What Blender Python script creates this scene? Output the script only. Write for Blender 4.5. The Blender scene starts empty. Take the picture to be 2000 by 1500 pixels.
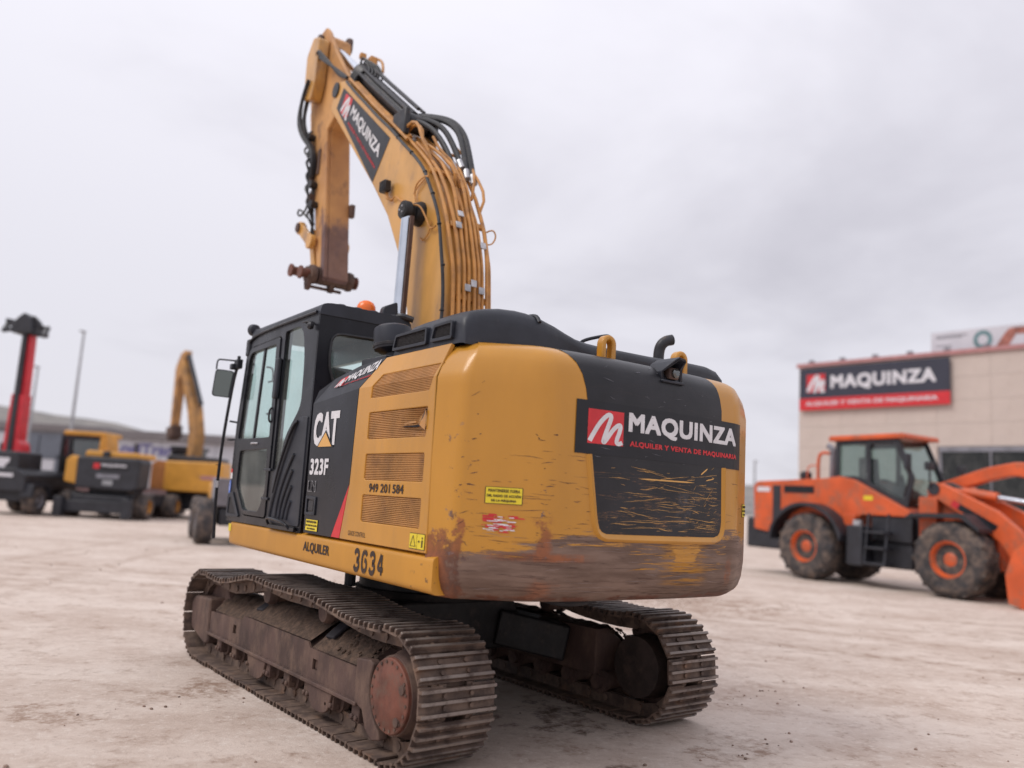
import bpy, bmesh, math, random
from math import sin, cos, pi, radians as R
from mathutils import Matrix, Vector
random.seed(7)
S = bpy.context.scene
COL = S.collection

# ------------------------------------------------------------------ camera, world, sun, exposure
cd = bpy.data.cameras.new('camera')
cam = bpy.data.objects.new('camera', cd)
COL.objects.link(cam)
cam.matrix_world = Matrix(((0.77523, -0.13386, -0.61733, -4.4403), (-0.62889, -0.0718, -0.77417, -4.8553),
                           (0.0593, 0.9884, -0.13984, 1.79), (0, 0, 0, 1)))
cd.lens = 28.68
cd.sensor_width = 36
cd.clip_end = 6000
cd.clip_start = .05
cd.dof.use_dof = True
cd.dof.focus_distance = 6.3
cd.dof.aperture_fstop = .61
S.camera = cam

SUN_EL, SUN_AZ = R(50), R(288)      # azimuth measured from +Y towards +X
world = bpy.data.worlds.new('World')
S.world = world
world.use_nodes = True

sd = bpy.data.lights.new('sun', 'SUN')
sd.energy = 1.5
sd.angle = R(24)
sd.color = (1, .95, .88)
sun = bpy.data.objects.new('sun', sd)
COL.objects.link(sun)
sun.rotation_euler = Vector((-sin(SUN_AZ) * cos(SUN_EL), -cos(SUN_AZ) * cos(SUN_EL), -sin(SUN_EL))).to_track_quat('-Z', 'Y').to_euler()

S.view_settings.view_transform = 'Standard'
S.view_settings.look = 'None'
S.view_settings.exposure = 0.07
S.view_settings.gamma = 1
S.view_settings.use_curve_mapping = False
S.cycles.use_denoising = True
S.cycles.max_bounces = 8
S.cycles.transparent_max_bounces = 16


# ------------------------------------------------------------------ node expressions
class V:
    """a socket or number inside one node tree, with arithmetic"""
    def __init__(s, nt, k):
        s.nt, s.k = nt, k

    def _op(s, op, *a):
        n = s.nt.nodes.new('ShaderNodeMath')
        n.operation = op
        for i, x in enumerate((s,) + a):
            put(s.nt, n.inputs[i], x)
        return V(s.nt, n.outputs[0])

    def __add__(s, o): return s._op('ADD', o)
    def __radd__(s, o): return s._op('ADD', o)
    def __sub__(s, o): return s._op('SUBTRACT', o)
    def __rsub__(s, o): return V(s.nt, o)._op('SUBTRACT', s)
    def __mul__(s, o): return s._op('MULTIPLY', o)
    def __rmul__(s, o): return s._op('MULTIPLY', o)
    def __truediv__(s, o): return s._op('DIVIDE', o)
    def abs(s): return s._op('ABSOLUTE')
    def mx(s, o): return s._op('MAXIMUM', o)
    def mn(s, o): return s._op('MINIMUM', o)
    def pw(s, o): return s._op('POWER', o)

    def step(s, a, b):
        n = s.nt.nodes.new('ShaderNodeMapRange')
        n.interpolation_type = 'SMOOTHSTEP'
        put(s.nt, n.inputs[0], s)
        n.inputs[1].default_value, n.inputs[2].default_value = a, b
        return V(s.nt, n.outputs[0])

    def bell(s, c, w):
        """1 near c, falling to 0 at distance w"""
        return 1 - ((s - c).abs() / w).step(.35, 1)


def put(nt, sock, x):
    if isinstance(x, V):
        x = x.k
    if isinstance(x, bpy.types.NodeSocket):
        nt.links.new(x, sock)
    elif isinstance(x, (tuple, list)):
        sock.default_value = tuple(x) + ((1,) if len(x) == 3 and sock.type == 'RGBA' else ())
    else:
        sock.default_value = x


def coords(nt, kind='Object'):
    t = nt.nodes.new('ShaderNodeTexCoord')
    return t.outputs[kind]


def xyz(nt, vec):
    n = nt.nodes.new('ShaderNodeSeparateXYZ')
    nt.links.new(vec, n.inputs[0])
    return [V(nt, o) for o in n.outputs]


def vec(nt, x, y, z):
    n = nt.nodes.new('ShaderNodeCombineXYZ')
    for i, a in enumerate((x, y, z)):
        put(nt, n.inputs[i], a)
    return n.outputs[0]


def noise(nt, v, scale=1.0, detail=4, rough=.55, stretch=None, off=0.0, dist=0.0):
    if stretch or off:
        m = nt.nodes.new('ShaderNodeMapping')
        m.inputs['Scale'].default_value = stretch or (1, 1, 1)
        m.inputs['Location'].default_value = (off, off * 1.7, off * .6)
        nt.links.new(v, m.inputs[0])
        v = m.outputs[0]
    n = nt.nodes.new('ShaderNodeTexNoise')
    n.inputs['Scale'].default_value = scale
    n.inputs['Detail'].default_value = detail
    n.inputs['Roughness'].default_value = rough
    n.inputs['Distortion'].default_value = dist
    nt.links.new(v, n.inputs['Vector'])
    return V(nt, n.outputs[0])


def mix(nt, a, b, f):
    n = nt.nodes.new('ShaderNodeMix')
    n.data_type = 'RGBA'
    put(nt, n.inputs[0], f)
    put(nt, n.inputs[6], a)
    put(nt, n.inputs[7], b)
    return n.outputs[2]


MATS = {}


def newmat(name):
    m = bpy.data.materials.new(name)
    m.use_nodes = True
    MATS[name] = m
    nt = m.node_tree
    return m, nt, nt.nodes['Principled BSDF']


def bump(nt, b, h, strength=.3, dist=.01):
    n = nt.nodes.new('ShaderNodeBump')
    n.inputs['Strength'].default_value = strength
    n.inputs['Distance'].default_value = dist
    put(nt, n.inputs['Height'], h)
    nt.links.new(n.outputs[0], b.inputs['Normal'])


def plain(name, col, rough=.5, metal=0.0, var=.25, dirt=None, damt=.35, scale=4.0, spec=.5, bmp=0.0, streak=None):
    """base colour broken by noise, with dirt gathering in patches"""
    m, nt, b = newmat(name)
    o = coords(nt)
    n = noise(nt, o, scale, 6, .6, streak)
    c = mix(nt, tuple(x * (1 - var) for x in col), tuple(min(1, x * (1 + var)) for x in col), n.step(.3, .7))
    if dirt:
        d = noise(nt, o, scale * 1.7, 8, .68, streak, off=3.1).step(.62 - damt * .4, .85 - damt * .25)
        c = mix(nt, c, dirt, d * min(1, .55 + damt))
    put(nt, b.inputs['Base Color'], c)
    put(nt, b.inputs['Roughness'], (noise(nt, o, scale * 2, 3, off=1.3) - .5) * .25 + rough)
    b.inputs['Metallic'].default_value = metal
    b.inputs['Specular IOR Level'].default_value = spec
    if bmp:
        bump(nt, b, noise(nt, o, scale * 8, 6, .65), bmp)
    return m


YEL = (.500, .228, .020)
plain('yellow_paint', YEL, .34, var=.10, dirt=(.30, .16, .06), damt=.18, scale=2.2, streak=(1, 1, .25))
plain('yellow_boom_paint', (.56, .29, .068), .42, var=.14, dirt=(.26, .145, .075), damt=.32, scale=2.0, streak=(1, 1, .45))
plain('yellow_tube_paint', (.50, .235, .06), .45, var=.2, dirt=(.24, .11, .045), damt=.35, scale=5)
plain('stick_paint', (.50, .26, .09), .55, var=.2, dirt=(.13, .07, .05), damt=.5, scale=2.6, streak=(1, 1, .4))
plain('black_paint', (.011, .0115, .016), .30, var=.35, dirt=(.06, .052, .05), damt=.06, scale=3, streak=(1, 1, .3), spec=.28)
for _n in ('yellow_paint', 'yellow_boom_paint'):
    _b = MATS[_n].node_tree.nodes['Principled BSDF']
    _b.inputs['Coat Weight'].default_value = .25
    _b.inputs['Coat Roughness'].default_value = .14
plain('black_plastic', (.018, .0205, .029), .45, var=.3, dirt=(.07, .068, .075), damt=.16, scale=3, spec=.4)
plain('dark_steel', (.022, .022, .026), .45, .2, var=.4, dirt=(.10, .075, .06), damt=.3, scale=7)
plain('rubber_hose', (.016, .017, .021), .5, var=.3, dirt=(.09, .075, .065), damt=.25, scale=9)
plain('chrome', (.62, .66, .72), .16, 1.0, var=.08)
plain('zinc', (.42, .42, .44), .45, .5, var=.3, scale=9)
plain('sticker_black', (.012, .012, .016), .36, var=.2, dirt=(.06, .056, .06), damt=.08, scale=4, spec=.35)
plain('sticker_white', (.66, .65, .67), .5, var=.06, dirt=(.42, .38, .36), damt=.2, scale=12)
plain('sticker_red', (.56, .022, .03), .45, var=.12, scale=8)
plain('sticker_yellow', (.72, .56, .025), .45, var=.08, scale=8, dirt=(.4, .3, .05), damt=.1)
plain('logo_orange', (.66, .36, .10), .45, var=.06)
plain('print_dark', (.035, .018, .012), .6, var=.4, scale=20)
plain('grille_paint', (.40, .195, .060), .5, var=.2, dirt=(.22, .10, .04), damt=.3, scale=4)
plain('dark_mesh', (.02, .018, .02), .7, var=.4, scale=30)
plain('amber', (.85, .16, .015), .2, var=.08)
plain('interior', (.028, .028, .032), .7, var=.3)
plain('track_frame_steel', (.070, .040, .033), .75, var=.4, dirt=(.150, .093, .068), damt=.55, scale=3.2, bmp=.35, streak=(1, 1, .5))
plain('hub_red', (.135, .046, .029), .68, var=.35, dirt=(.12, .07, .05), damt=.45, scale=6, bmp=.2)
plain('black_grease', (.011, .010, .011), .6, var=.5, dirt=(.05, .035, .03), damt=.3, scale=5, bmp=.3)
plain('shaded_drive_steel', (.030, .019, .016), .65, var=.5, dirt=(.07, .045, .035), damt=.4, scale=5, bmp=.3)  # right drive's steel, darkened so the shade there is in its colour
plain('packed_dirt', (.105, .066, .046), .95, var=.45, scale=18, dirt=(.07, .045, .034), damt=.5, bmp=1.0)
plain('clod_dirt', (.27, .19, .15), .95, var=.4, scale=14, bmp=.6)
plain('orange_paint', (.60, .098, .024), .42, var=.16, dirt=(.27, .12, .075), damt=.42, scale=1.6)
plain('red_paint', (.56, .022, .035), .45, var=.12, scale=2)
plain('tyre', (.035, .033, .036), .85, var=.35, dirt=(.17, .125, .10), damt=.6, scale=2.5, bmp=.3)
plain('far_black', (.022, .023, .03), .5, var=.3, scale=2)
plain('far_yellow', (.60, .29, .045), .45, var=.12, dirt=(.3, .15, .06), damt=.2, scale=1.5)
plain('far_boom', (.40, .205, .06), .6, var=.3, dirt=(.16, .09, .05), damt=.5, scale=1.2)
plain('far_dark_orange', (.40, .16, .05), .55, var=.15, scale=1.5)  # darker orange for the far excavator's side door and the loader bucket
plain('far_grey', (.20, .20, .23), .6, var=.2, scale=2)
plain('wheel_hub_yellow', (.5, .22, .03), .5, var=.2, scale=3)
plain('white_cladding', (.50, .50, .54), .6, var=.06, scale=.6)
plain('grey_cladding', (.24, .25, .28), .6, var=.1, scale=.6)
plain('dark_cladding', (.115, .13, .16), .45, var=.12, scale=.6)
plain('roof_sheet', (.17, .155, .16), .7, var=.1, scale=.4)
plain('brown_wall', (.14, .085, .085), .85, var=.2, scale=1.2)
plain('galvanised', (.33, .34, .36), .5, .3, var=.15, scale=3)
plain('beige_panel', (.53, .45, .405), .8, var=.05, dirt=(.40, .32, .28), damt=.2, scale=.5, bmp=.08)
plain('parapet_red', (.42, .20, .20), .6, var=.1)
plain('sign_navy', (.028, .03, .05), .5, var=.12, scale=1)
plain('sign_white', (.62, .61, .65), .5, var=.05)
plain('billboard_sheet', (.55, .55, .60), .6, var=.05, scale=.7)
plain('billboard_teal', (.12, .22, .24), .5, var=.2)
plain('billboard_brown', (.33, .12, .09), .5, var=.3)
plain('letter_blue', (.16, .15, .30), .5, var=.1)
plain('scratch_brown', (.075, .034, .025), .7, var=.5, scale=6)
plain('scratch_pale', (.30, .235, .215), .5, .2, var=.3, scale=6)
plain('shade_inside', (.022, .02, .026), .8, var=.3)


def mk_counterweight():
    m, nt, b = newmat('worn_counterweight')
    o = coords(nt)
    x, y, z = xyz(nt, o)
    hs = noise(nt, o, 1.0, 10, .74, (1.9, 1.9, 30))         # horizontal scrapes
    hs2 = noise(nt, o, 1.0, 6, .7, (4, 4, 90), off=2.2)
    bl = noise(nt, o, 5, 7, .7, off=5.)
    base = mix(nt, tuple(c * .92 for c in YEL), tuple(c * 1.08 for c in YEL), noise(nt, o, 1.6, 5, .6, (1, 1, .3)).step(.3, .7))
    base = mix(nt, base, (.33, .17, .06), noise(nt, o, 2.0, 7, .66, (1.5, 1.5, .35), off=7).step(.6, .85) * .45)
    # limit of the scraped band: rises from the left corner to the middle
    lim = 1.43 + (x - -1.3).step(0, .75) * .15 - x.bell(.42, .20) * .13 + x.bell(1.0, .35) * .06
    e = lim + (hs - .5) * .46 + (bl - .5) * .10 - z
    scraped = e.step(-.005, .03)
    metal_c = mix(nt, (.125, .076, .055), (.235, .158, .122), noise(nt, o, 1.0, 7, .65, (2, 2, 14), off=9).step(.3, .72))
    metal_c = mix(nt, metal_c, (.07, .035, .028), hs2.step(.62, .74) * .8)
    rustn = noise(nt, o, 3.0, 8, .7, (1, 1, .5), off=11)
    corner = (-1.275 - x + (bl - .5) * .25 + (1.5 - z).mx(0.0) * .12).step(0, .03) * (1.60 - z + (bl - .5) * 1.0).step(0, .08)
    crease = (x + (bl - .5) * .22).bell(-.84, .085) * (1.70 - z + (bl - .5) * .9).step(0, .10) * z.step(1.40, 1.45)
    band = (z - (1.435 + (hs2 - .5) * .03)).bell(0, .035) * x.step(-1.3, -1.0) * (1 - x.step(-.6, -.4))
    low = (x + (hs - .5) * .5).bell(-.82, .13) * (1.30 - z + (bl - .5) * .2).step(0, .06) * .6 + (x + (hs - .5) * .12).bell(.95, .05) * z.bell(1.36, .14) * .8
    rust = (corner.mx(crease).mx(band).mx(low) * ((rustn * .6 + hs2 * .3 + bl * .2).step(.46, .60)).mx(corner * (bl * .6 + rustn * .4).step(.34, .44))).mn(1.0)
    nicks = noise(nt, o, 9, 8, .8, (1, 1, 2.6), off=4).step(.655, .675) * (2.15 - z).step(0, .7) * .85
    nicks = nicks.mx(noise(nt, o, 1.0, 9, .8, (5, 5, 60), off=23).step(.64, .66) * (2.2 - z + (bl - .5) * .8).step(0, .6) * noise(nt, o, 2.2, 4, off=29).step(.5, .6) * .9)
    nicks = nicks.mx(noise(nt, o, 7, 7, .8, (1, 1, 1.4), off=33).step(.60, .62) * (x + (bl - .5) * .3).bell(-1.33, .10) * (2.5 - z).step(0, .5) * .9)
    nicks = nicks.mx(noise(nt, o, 8, 7, .8, (1, 1, 1.4), off=37).step(.61, .63) * x.bell(-.86, .10) * (2.25 - z).step(0, .4) * .9)
    c = mix(nt, base, metal_c, scraped)
    # scraped-through yellow left standing on the band
    left_y = x.bell(.42, .3) * z.bell(1.42, .24) * hs.step(.46, .56)
    c = mix(nt, c, tuple(k * .9 for k in YEL), left_y * .9)
    rc = mix(nt, (.085, .030, .018), (.30, .095, .032), (rustn * .5 + bl * .5).step(.38, .60))
    c = mix(nt, c, rc, rust * .9)
    c = mix(nt, c, mix(nt, (.085, .035, .025), (.17, .12, .12), noise(nt, o, 4, 3, off=43).step(.45, .6)), nicks)
    fine = hs2.step(.69, .73) * (2.05 - z).step(0, .35) * .55
    c = mix(nt, c, (.12, .06, .035), fine)
    edge_rust = (1.20 - z + (bl - .5) * .09).step(0, .02) * noise(nt, o, 6, 6, .7, off=14).step(.44, .56)
    c = mix(nt, c, (.14, .045, .022), edge_rust * .85)
    dark = noise(nt, o, 1.0, 8, .72, (3, 3, 42), off=19).step(.60, .66) * (1.70 - z).step(0, .12) * .55
    c = mix(nt, c, (.065, .035, .03), dark)
    put(nt, b.inputs['Base Color'], c)
    put(nt, b.inputs['Roughness'], scraped.mx(rust) * .24 + .33)
    put(nt, b.inputs['Metallic'], scraped * (1 - rust) * .25)
    put(nt, b.inputs['Coat Weight'], (1 - scraped.mx(rust)) * .28)
    b.inputs['Coat Roughness'].default_value = .13
    bump(nt, b, (1 - scraped) * .6 + hs2 * .35 + bl * .15, .25, .006)


mk_counterweight()


def mk_rear_panel():
    m, nt, b = newmat('scratched_black_panel')
    o = coords(nt)
    x, y, z = xyz(nt, o)
    w = noise(nt, o, 1.2, 3, .5, off=4)
    lines = None
    for k, (s, off) in enumerate((((1.0, 1, 30), 1.), ((1.7, 1, 44), 6.), ((.7, 1, 60), 12.))):
        q = noise(nt, vec(nt, x, y, z + (w - .5) * .10 + x * (.03 * (k - 1))), 1.0, 3, .6, s, off=off)
        l = (q - .5).bell(0, (.0060, .0045, .0040)[k])
        g = noise(nt, o, 2.2, 5, .65, (1, 1, 5), off=off + 3).step(.53, .58)
        l = l * g
        lines = l if lines is None else lines.mx(l)
    amt = (2.10 - z).step(0, .25) * .85 + .02
    c = mix(nt, (.009, .009, .012), (.022, .021, .026), noise(nt, o, 2, 6, .6).step(.35, .7))
    c = mix(nt, c, (.42, .20, .07), (lines * amt).mn(1.0))
    c = mix(nt, c, (.06, .055, .06), x.bell(.42, .16) * z.bell(1.79, .16) * noise(nt, o, 14, 6, .7).step(.45, .65))
    put(nt, b.inputs['Base Color'], c)
    put(nt, b.inputs['Roughness'], noise(nt, o, 3, 5) * .2 + .26)
    b.inputs['Specular IOR Level'].default_value = .4
    bump(nt, b, lines * -1, .15, .004)


mk_rear_panel()


def mk_skirt():
    m, nt, b = newmat('chipped_skirt_paint')
    o = coords(nt)
    x, y, z = xyz(nt, o)
    n = noise(nt, o, 1.4, 5, .6, (1, 1, .4))
    base = mix(nt, tuple(c * .90 for c in YEL), tuple(c * 1.1 for c in YEL), n.step(.3, .7))
    chips = noise(nt, o, 15, 5, .7, off=3).step(.60, .66)
    nearend = (-2.05 - y).step(0, .25) * .9 + (1.24 - z).step(0, .05) * (-1.0 - y).step(0, 1.0) * .7 + .02
    c = mix(nt, base, (.07, .035, .022), (chips * nearend).mn(1.0))
    c = mix(nt, c, (.26, .13, .05), noise(nt, o, 3, 7, .7, off=8).step(.55, .8) * (1.25 - z).step(0, .08) * .7)
    put(nt, b.inputs['Base Color'], c)
    b.inputs['Roughness'].default_value = .42


mk_skirt()


def mk_stick():
    m, nt, b = newmat('worn_stick_paint')
    o = coords(nt)
    x, y, z = xyz(nt, o)
    n = noise(nt, o, 3.0, 7, .68, (1, 1, .6), off=2)
    base = mix(nt, (.58, .30, .105), (.44, .215, .08), noise(nt, o, 2, 5).step(.35, .7))
    base = mix(nt, base, (.17, .085, .055), n.step(.52, .68) * .75)
    rusty = mix(nt, (.105, .058, .058), (.17, .10, .095), noise(nt, o, 5, 7, .65, off=6).step(.3, .7))
    f = (5.42 - z + (n - .5) * 1.5).step(0, .35) * y.step(2.2, 2.3) * (y - (z - 4.5) * .165 - 2.92).bell(0, .09)
    c = mix(nt, base, rusty, f.mn(1.0))
    c = mix(nt, c, (.38, .33, .32), noise(nt, o, 22, 5, .7, (1, 1, .3), off=9).step(.70, .74) * (5.2 - z).step(0, .2))
    put(nt, b.inputs['Base Color'], c)
    b.inputs['Roughness'].default_value = .6


mk_stick()


def mk_shoe():
    m, nt, b = newmat('track_shoe_steel')
    o = coords(nt)
    oi = nt.nodes.new('ShaderNodeObjectInfo')
    rnd = V(nt, oi.outputs['Random'])
    x, y, z = xyz(nt, o)
    n = noise(nt, vec(nt, x + rnd * 9, y + rnd * 5, z), 6, 7, .68)
    c = mix(nt, (.058, .037, .030), (.175, .118, .088), n.step(.34, .68))
    c = mix(nt, c, (.23, .12, .065), noise(nt, vec(nt, x + rnd * 7, y, z + rnd), 3.5, 5, .6, off=4).step(.55, .75) * .6)
    # bar crests are polished by the ground
    c = mix(nt, c, (.27, .235, .215), z.step(.026, .036) * n.step(.30, .55) * .75)
    put(nt, b.inputs['Base Color'], c)
    put(nt, b.inputs['Metallic'], z.step(.026, .036) * .35)
    put(nt, b.inputs['Roughness'], .72 - z.step(.026, .036) * .22)
    bump(nt, b, n, .4, .006)


mk_shoe()


def mk_ground():
    m, nt, b = newmat('pale_dusty_yard')
    o = coords(nt)
    x, y, z = xyz(nt, o)
    a = R(-38)
    u = x * cos(a) + y * sin(a)     # across the view
    w = y * cos(a) - x * sin(a)
    v = vec(nt, u, w, 0.0)
    frac = noise(nt, v, .55, 13, .73, (.8, 1.25, 1), off=3)
    mid = noise(nt, v, 2.6, 11, .76, (.8, 1.3, 1), off=5)
    fine = noise(nt, o, 13, 8, .78, off=8)
    c = mix(nt, (.475, .375, .315), (.615, .52, .455), frac.step(.36, .62))
    c = mix(nt, c, (.64, .56, .50), mid.step(.53, .66) * .5)
    c = mix(nt, c, (.33, .235, .18), noise(nt, v, 1.0, 11, .74, (.8, 1.4, 1), off=17).step(.54, .70) * .34)
    c = mix(nt, c, (.30, .225, .185), fine.step(.55, .68) * .6)
    c = mix(nt, c, (.70, .63, .57), (.46 - fine).step(0, .09) * .45)
    c = mix(nt, c, (.20, .14, .11), noise(nt, o, 48, 5, .75).step(.62, .70) * .5)
    # tyre tracks with tread bars
    tr = None
    for px, py, ang, amt, width, bend in ((7.5, 1.0, -62, .75, .26, .012), (10.5, 2.5, -46, .75, .30, .01), (-4.0, 8.0, 64, .6, .24, .006)):
        dx, dy = cos(R(ang)), sin(R(ang))
        al = (x - px) * dx + (y - py) * dy
        ac = ((y - py) * dx - (x - px) * dy + al.pw(2.0) * bend + frac * .14 - .07).abs() - .95
        bars = ((al * 19.0 + ac.abs() * 22)._op('SINE') * .5 + .5).step(.25, .75) * .5 + .5
        m_t = ac.bell(0, width) * bars * amt
        tr = m_t if tr is None else tr.mx(m_t)
    c = mix(nt, c, (.35, .255, .20), tr * mid.step(.40, .56))
    # spilt mud and dark drips
    brk = noise(nt, o, 2.6, 10, .76, off=41)
    for col, spots in (((.25, .155, .105), ((8.7, 5.7, 3.0, .05), (-1.75, 2.5, .55, .06), (-3.0, 2.2, .8, .0), (1.1, -.9, .9, -.02))), ((.10, .065, .05), ((.55, .4, 1.0, .0), (-.2, -1.0, .7, -.03)))):
        acc = None
        for cx, cy, r, lift in spots:
            d = ((x - cx).pw(2) + (y - cy).pw(2)).pw(.5) / r
            k = (1 - d.step(.1, 1)) * .14 + (lift - .06)
            acc = k if acc is None else acc.mx(k)
        c = mix(nt, c, col, ((brk + acc).step(.50, .64) * (fine * .8 + mid * .5).step(.50, .74) * acc.step(-.05, .03) * .85).mn(1.0))
    put(nt, b.inputs['Base Color'], c)
    put(nt, b.inputs['Roughness'], .88 - frac.step(.45, .7) * .14)
    b.inputs['Specular IOR Level'].default_value = .3
    bump(nt, b, frac * .45 + mid * .3 + fine * .25, .75, .06)


mk_ground()


def mk_hills():
    m, nt, b = newmat('scrub_hillside')
    o = coords(nt)
    n = noise(nt, o, .035, 7, .7)
    put(nt, b.inputs['Base Color'], mix(nt, (.15, .145, .14), (.25, .23, .21), n.step(.35, .65)))
    b.inputs['Roughness'].default_value = .95


mk_hills()


def mk_glass(name, tint, gloss=.06):
    m = bpy.data.materials.new(name)
    m.use_nodes = True
    MATS[name] = m
    nt = m.node_tree
    nt.nodes.clear()
    out = nt.nodes.new('ShaderNodeOutputMaterial')
    t = nt.nodes.new('ShaderNodeBsdfTransparent')
    t.inputs[0].default_value = (*tint, 1)
    g = nt.nodes.new('ShaderNodeBsdfGlossy')
    g.inputs['Roughness'].default_value = .03
    g.inputs[0].default_value = (.9, .95, .95, 1)
    f = nt.nodes.new('ShaderNodeFresnel')
    f.inputs[0].default_value = 1.5
    dust = nt.nodes.new('ShaderNodeBsdfDiffuse')
    dust.inputs[0].default_value = (.42, .41, .39, 1)
    mx1 = nt.nodes.new('ShaderNodeMixShader')
    geo = nt.nodes.new('ShaderNodeNewGeometry')
    put(nt, mx1.inputs[0], (V(nt, f.outputs[0]) + gloss) * (1 - V(nt, geo.outputs['Backfacing'])))
    nt.links.new(t.outputs[0], mx1.inputs[1])
    nt.links.new(g.outputs[0], mx1.inputs[2])
    mx2 = nt.nodes.new('ShaderNodeMixShader')
    put(nt, mx2.inputs[0], noise(nt, coords(nt), 2.5, 6, .6, (1, 1, .5)).step(.35, .8) * .12 + .02)
    nt.links.new(mx1.outputs[0], mx2.inputs[1])
    nt.links.new(dust.outputs[0], mx2.inputs[2])
    nt.links.new(mx2.outputs[0], out.inputs[0])
    return m


mk_glass('cab_glass', (.84, .94, .915), .04)
mk_glass('dark_glass', (.10, .13, .14), .10)
mk_glass('teal_glass', (.52, .66, .66), .06)
mk_glass('hall_glass', (.05, .05, .06), .0)
m_, nt_, b_ = newmat('mirror_glass')
b_.inputs['Base Color'].default_value = (.16, .21, .23, 1)
b_.inputs['Metallic'].default_value = 1
b_.inputs['Roughness'].default_value = .08


def mk_sky():
    nt = world.node_tree
    nt.nodes.clear()
    out = nt.nodes.new('ShaderNodeOutputWorld')
    bg = nt.nodes.new('ShaderNodeBackground')
    bg.inputs[1].default_value = .1
    nt.links.new(bg.outputs[0], out.inputs[0])
    sky = nt.nodes.new('ShaderNodeTexSky')
    sky.sky_type = 'NISHITA'
    sky.sun_disc = False
    sky.sun_elevation = SUN_EL
    sky.sun_rotation = SUN_AZ
    d = coords(nt, 'Generated')
    x, y, z = xyz(nt, d)
    h = z.mx(0.0) + .16
    v = vec(nt, x / h, y / h, 0.0)
    big = noise(nt, v, .42, 5, .52, off=2.6, dist=.3)
    mid = noise(nt, v, 1.15, 6, .55, off=8.0, dist=.4)
    f = (big * .60 + mid * .40).step(.33, .57)
    c = mix(nt, (6.05, 5.9, 6.55), (8.4, 8.25, 8.95), f)
    # an overcast sky grows brighter towards the zenith
    k = z.mx(0.0).step(0.0, 1.0) * .42 + .90
    mul = nt.nodes.new('ShaderNodeMix')
    mul.data_type = 'RGBA'
    mul.blend_type = 'MULTIPLY'
    mul.inputs[0].default_value = 1
    put(nt, mul.inputs[6], c)
    cc = nt.nodes.new('ShaderNodeCombineColor')
    for i in range(3):
        put(nt, cc.inputs[i], k)
    nt.links.new(cc.outputs[0], mul.inputs[7])
    # thin places let a little of the clear sky through
    put(nt, bg.inputs[0], mix(nt, mul.outputs[2], sky.outputs[0], .05))


mk_sky()


# ------------------------------------------------------------------ geometry helpers
def rounded(poly, r, n=4):
    """2D polygon with rounded corners; r is a number or one per corner"""
    out = []
    N = len(poly)
    for i in range(N):
        p0, p, p1 = Vector(poly[i - 1]), Vector(poly[i]), Vector(poly[(i + 1) % N])
        ri = r[i] if isinstance(r, (list, tuple)) else r
        a, b = (p0 - p), (p1 - p)
        ri = min(ri, a.length * .45, b.length * .45)
        if ri < 1e-5:
            out.append(tuple(p))
            continue
        q0, q1 = p + a.normalized() * ri, p + b.normalized() * ri
        for k in range(n + 1):
            t = k / n
            out.append(tuple(q0 * (1 - t) ** 2 + p * 2 * t * (1 - t) + q1 * t * t))
    return out


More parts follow.
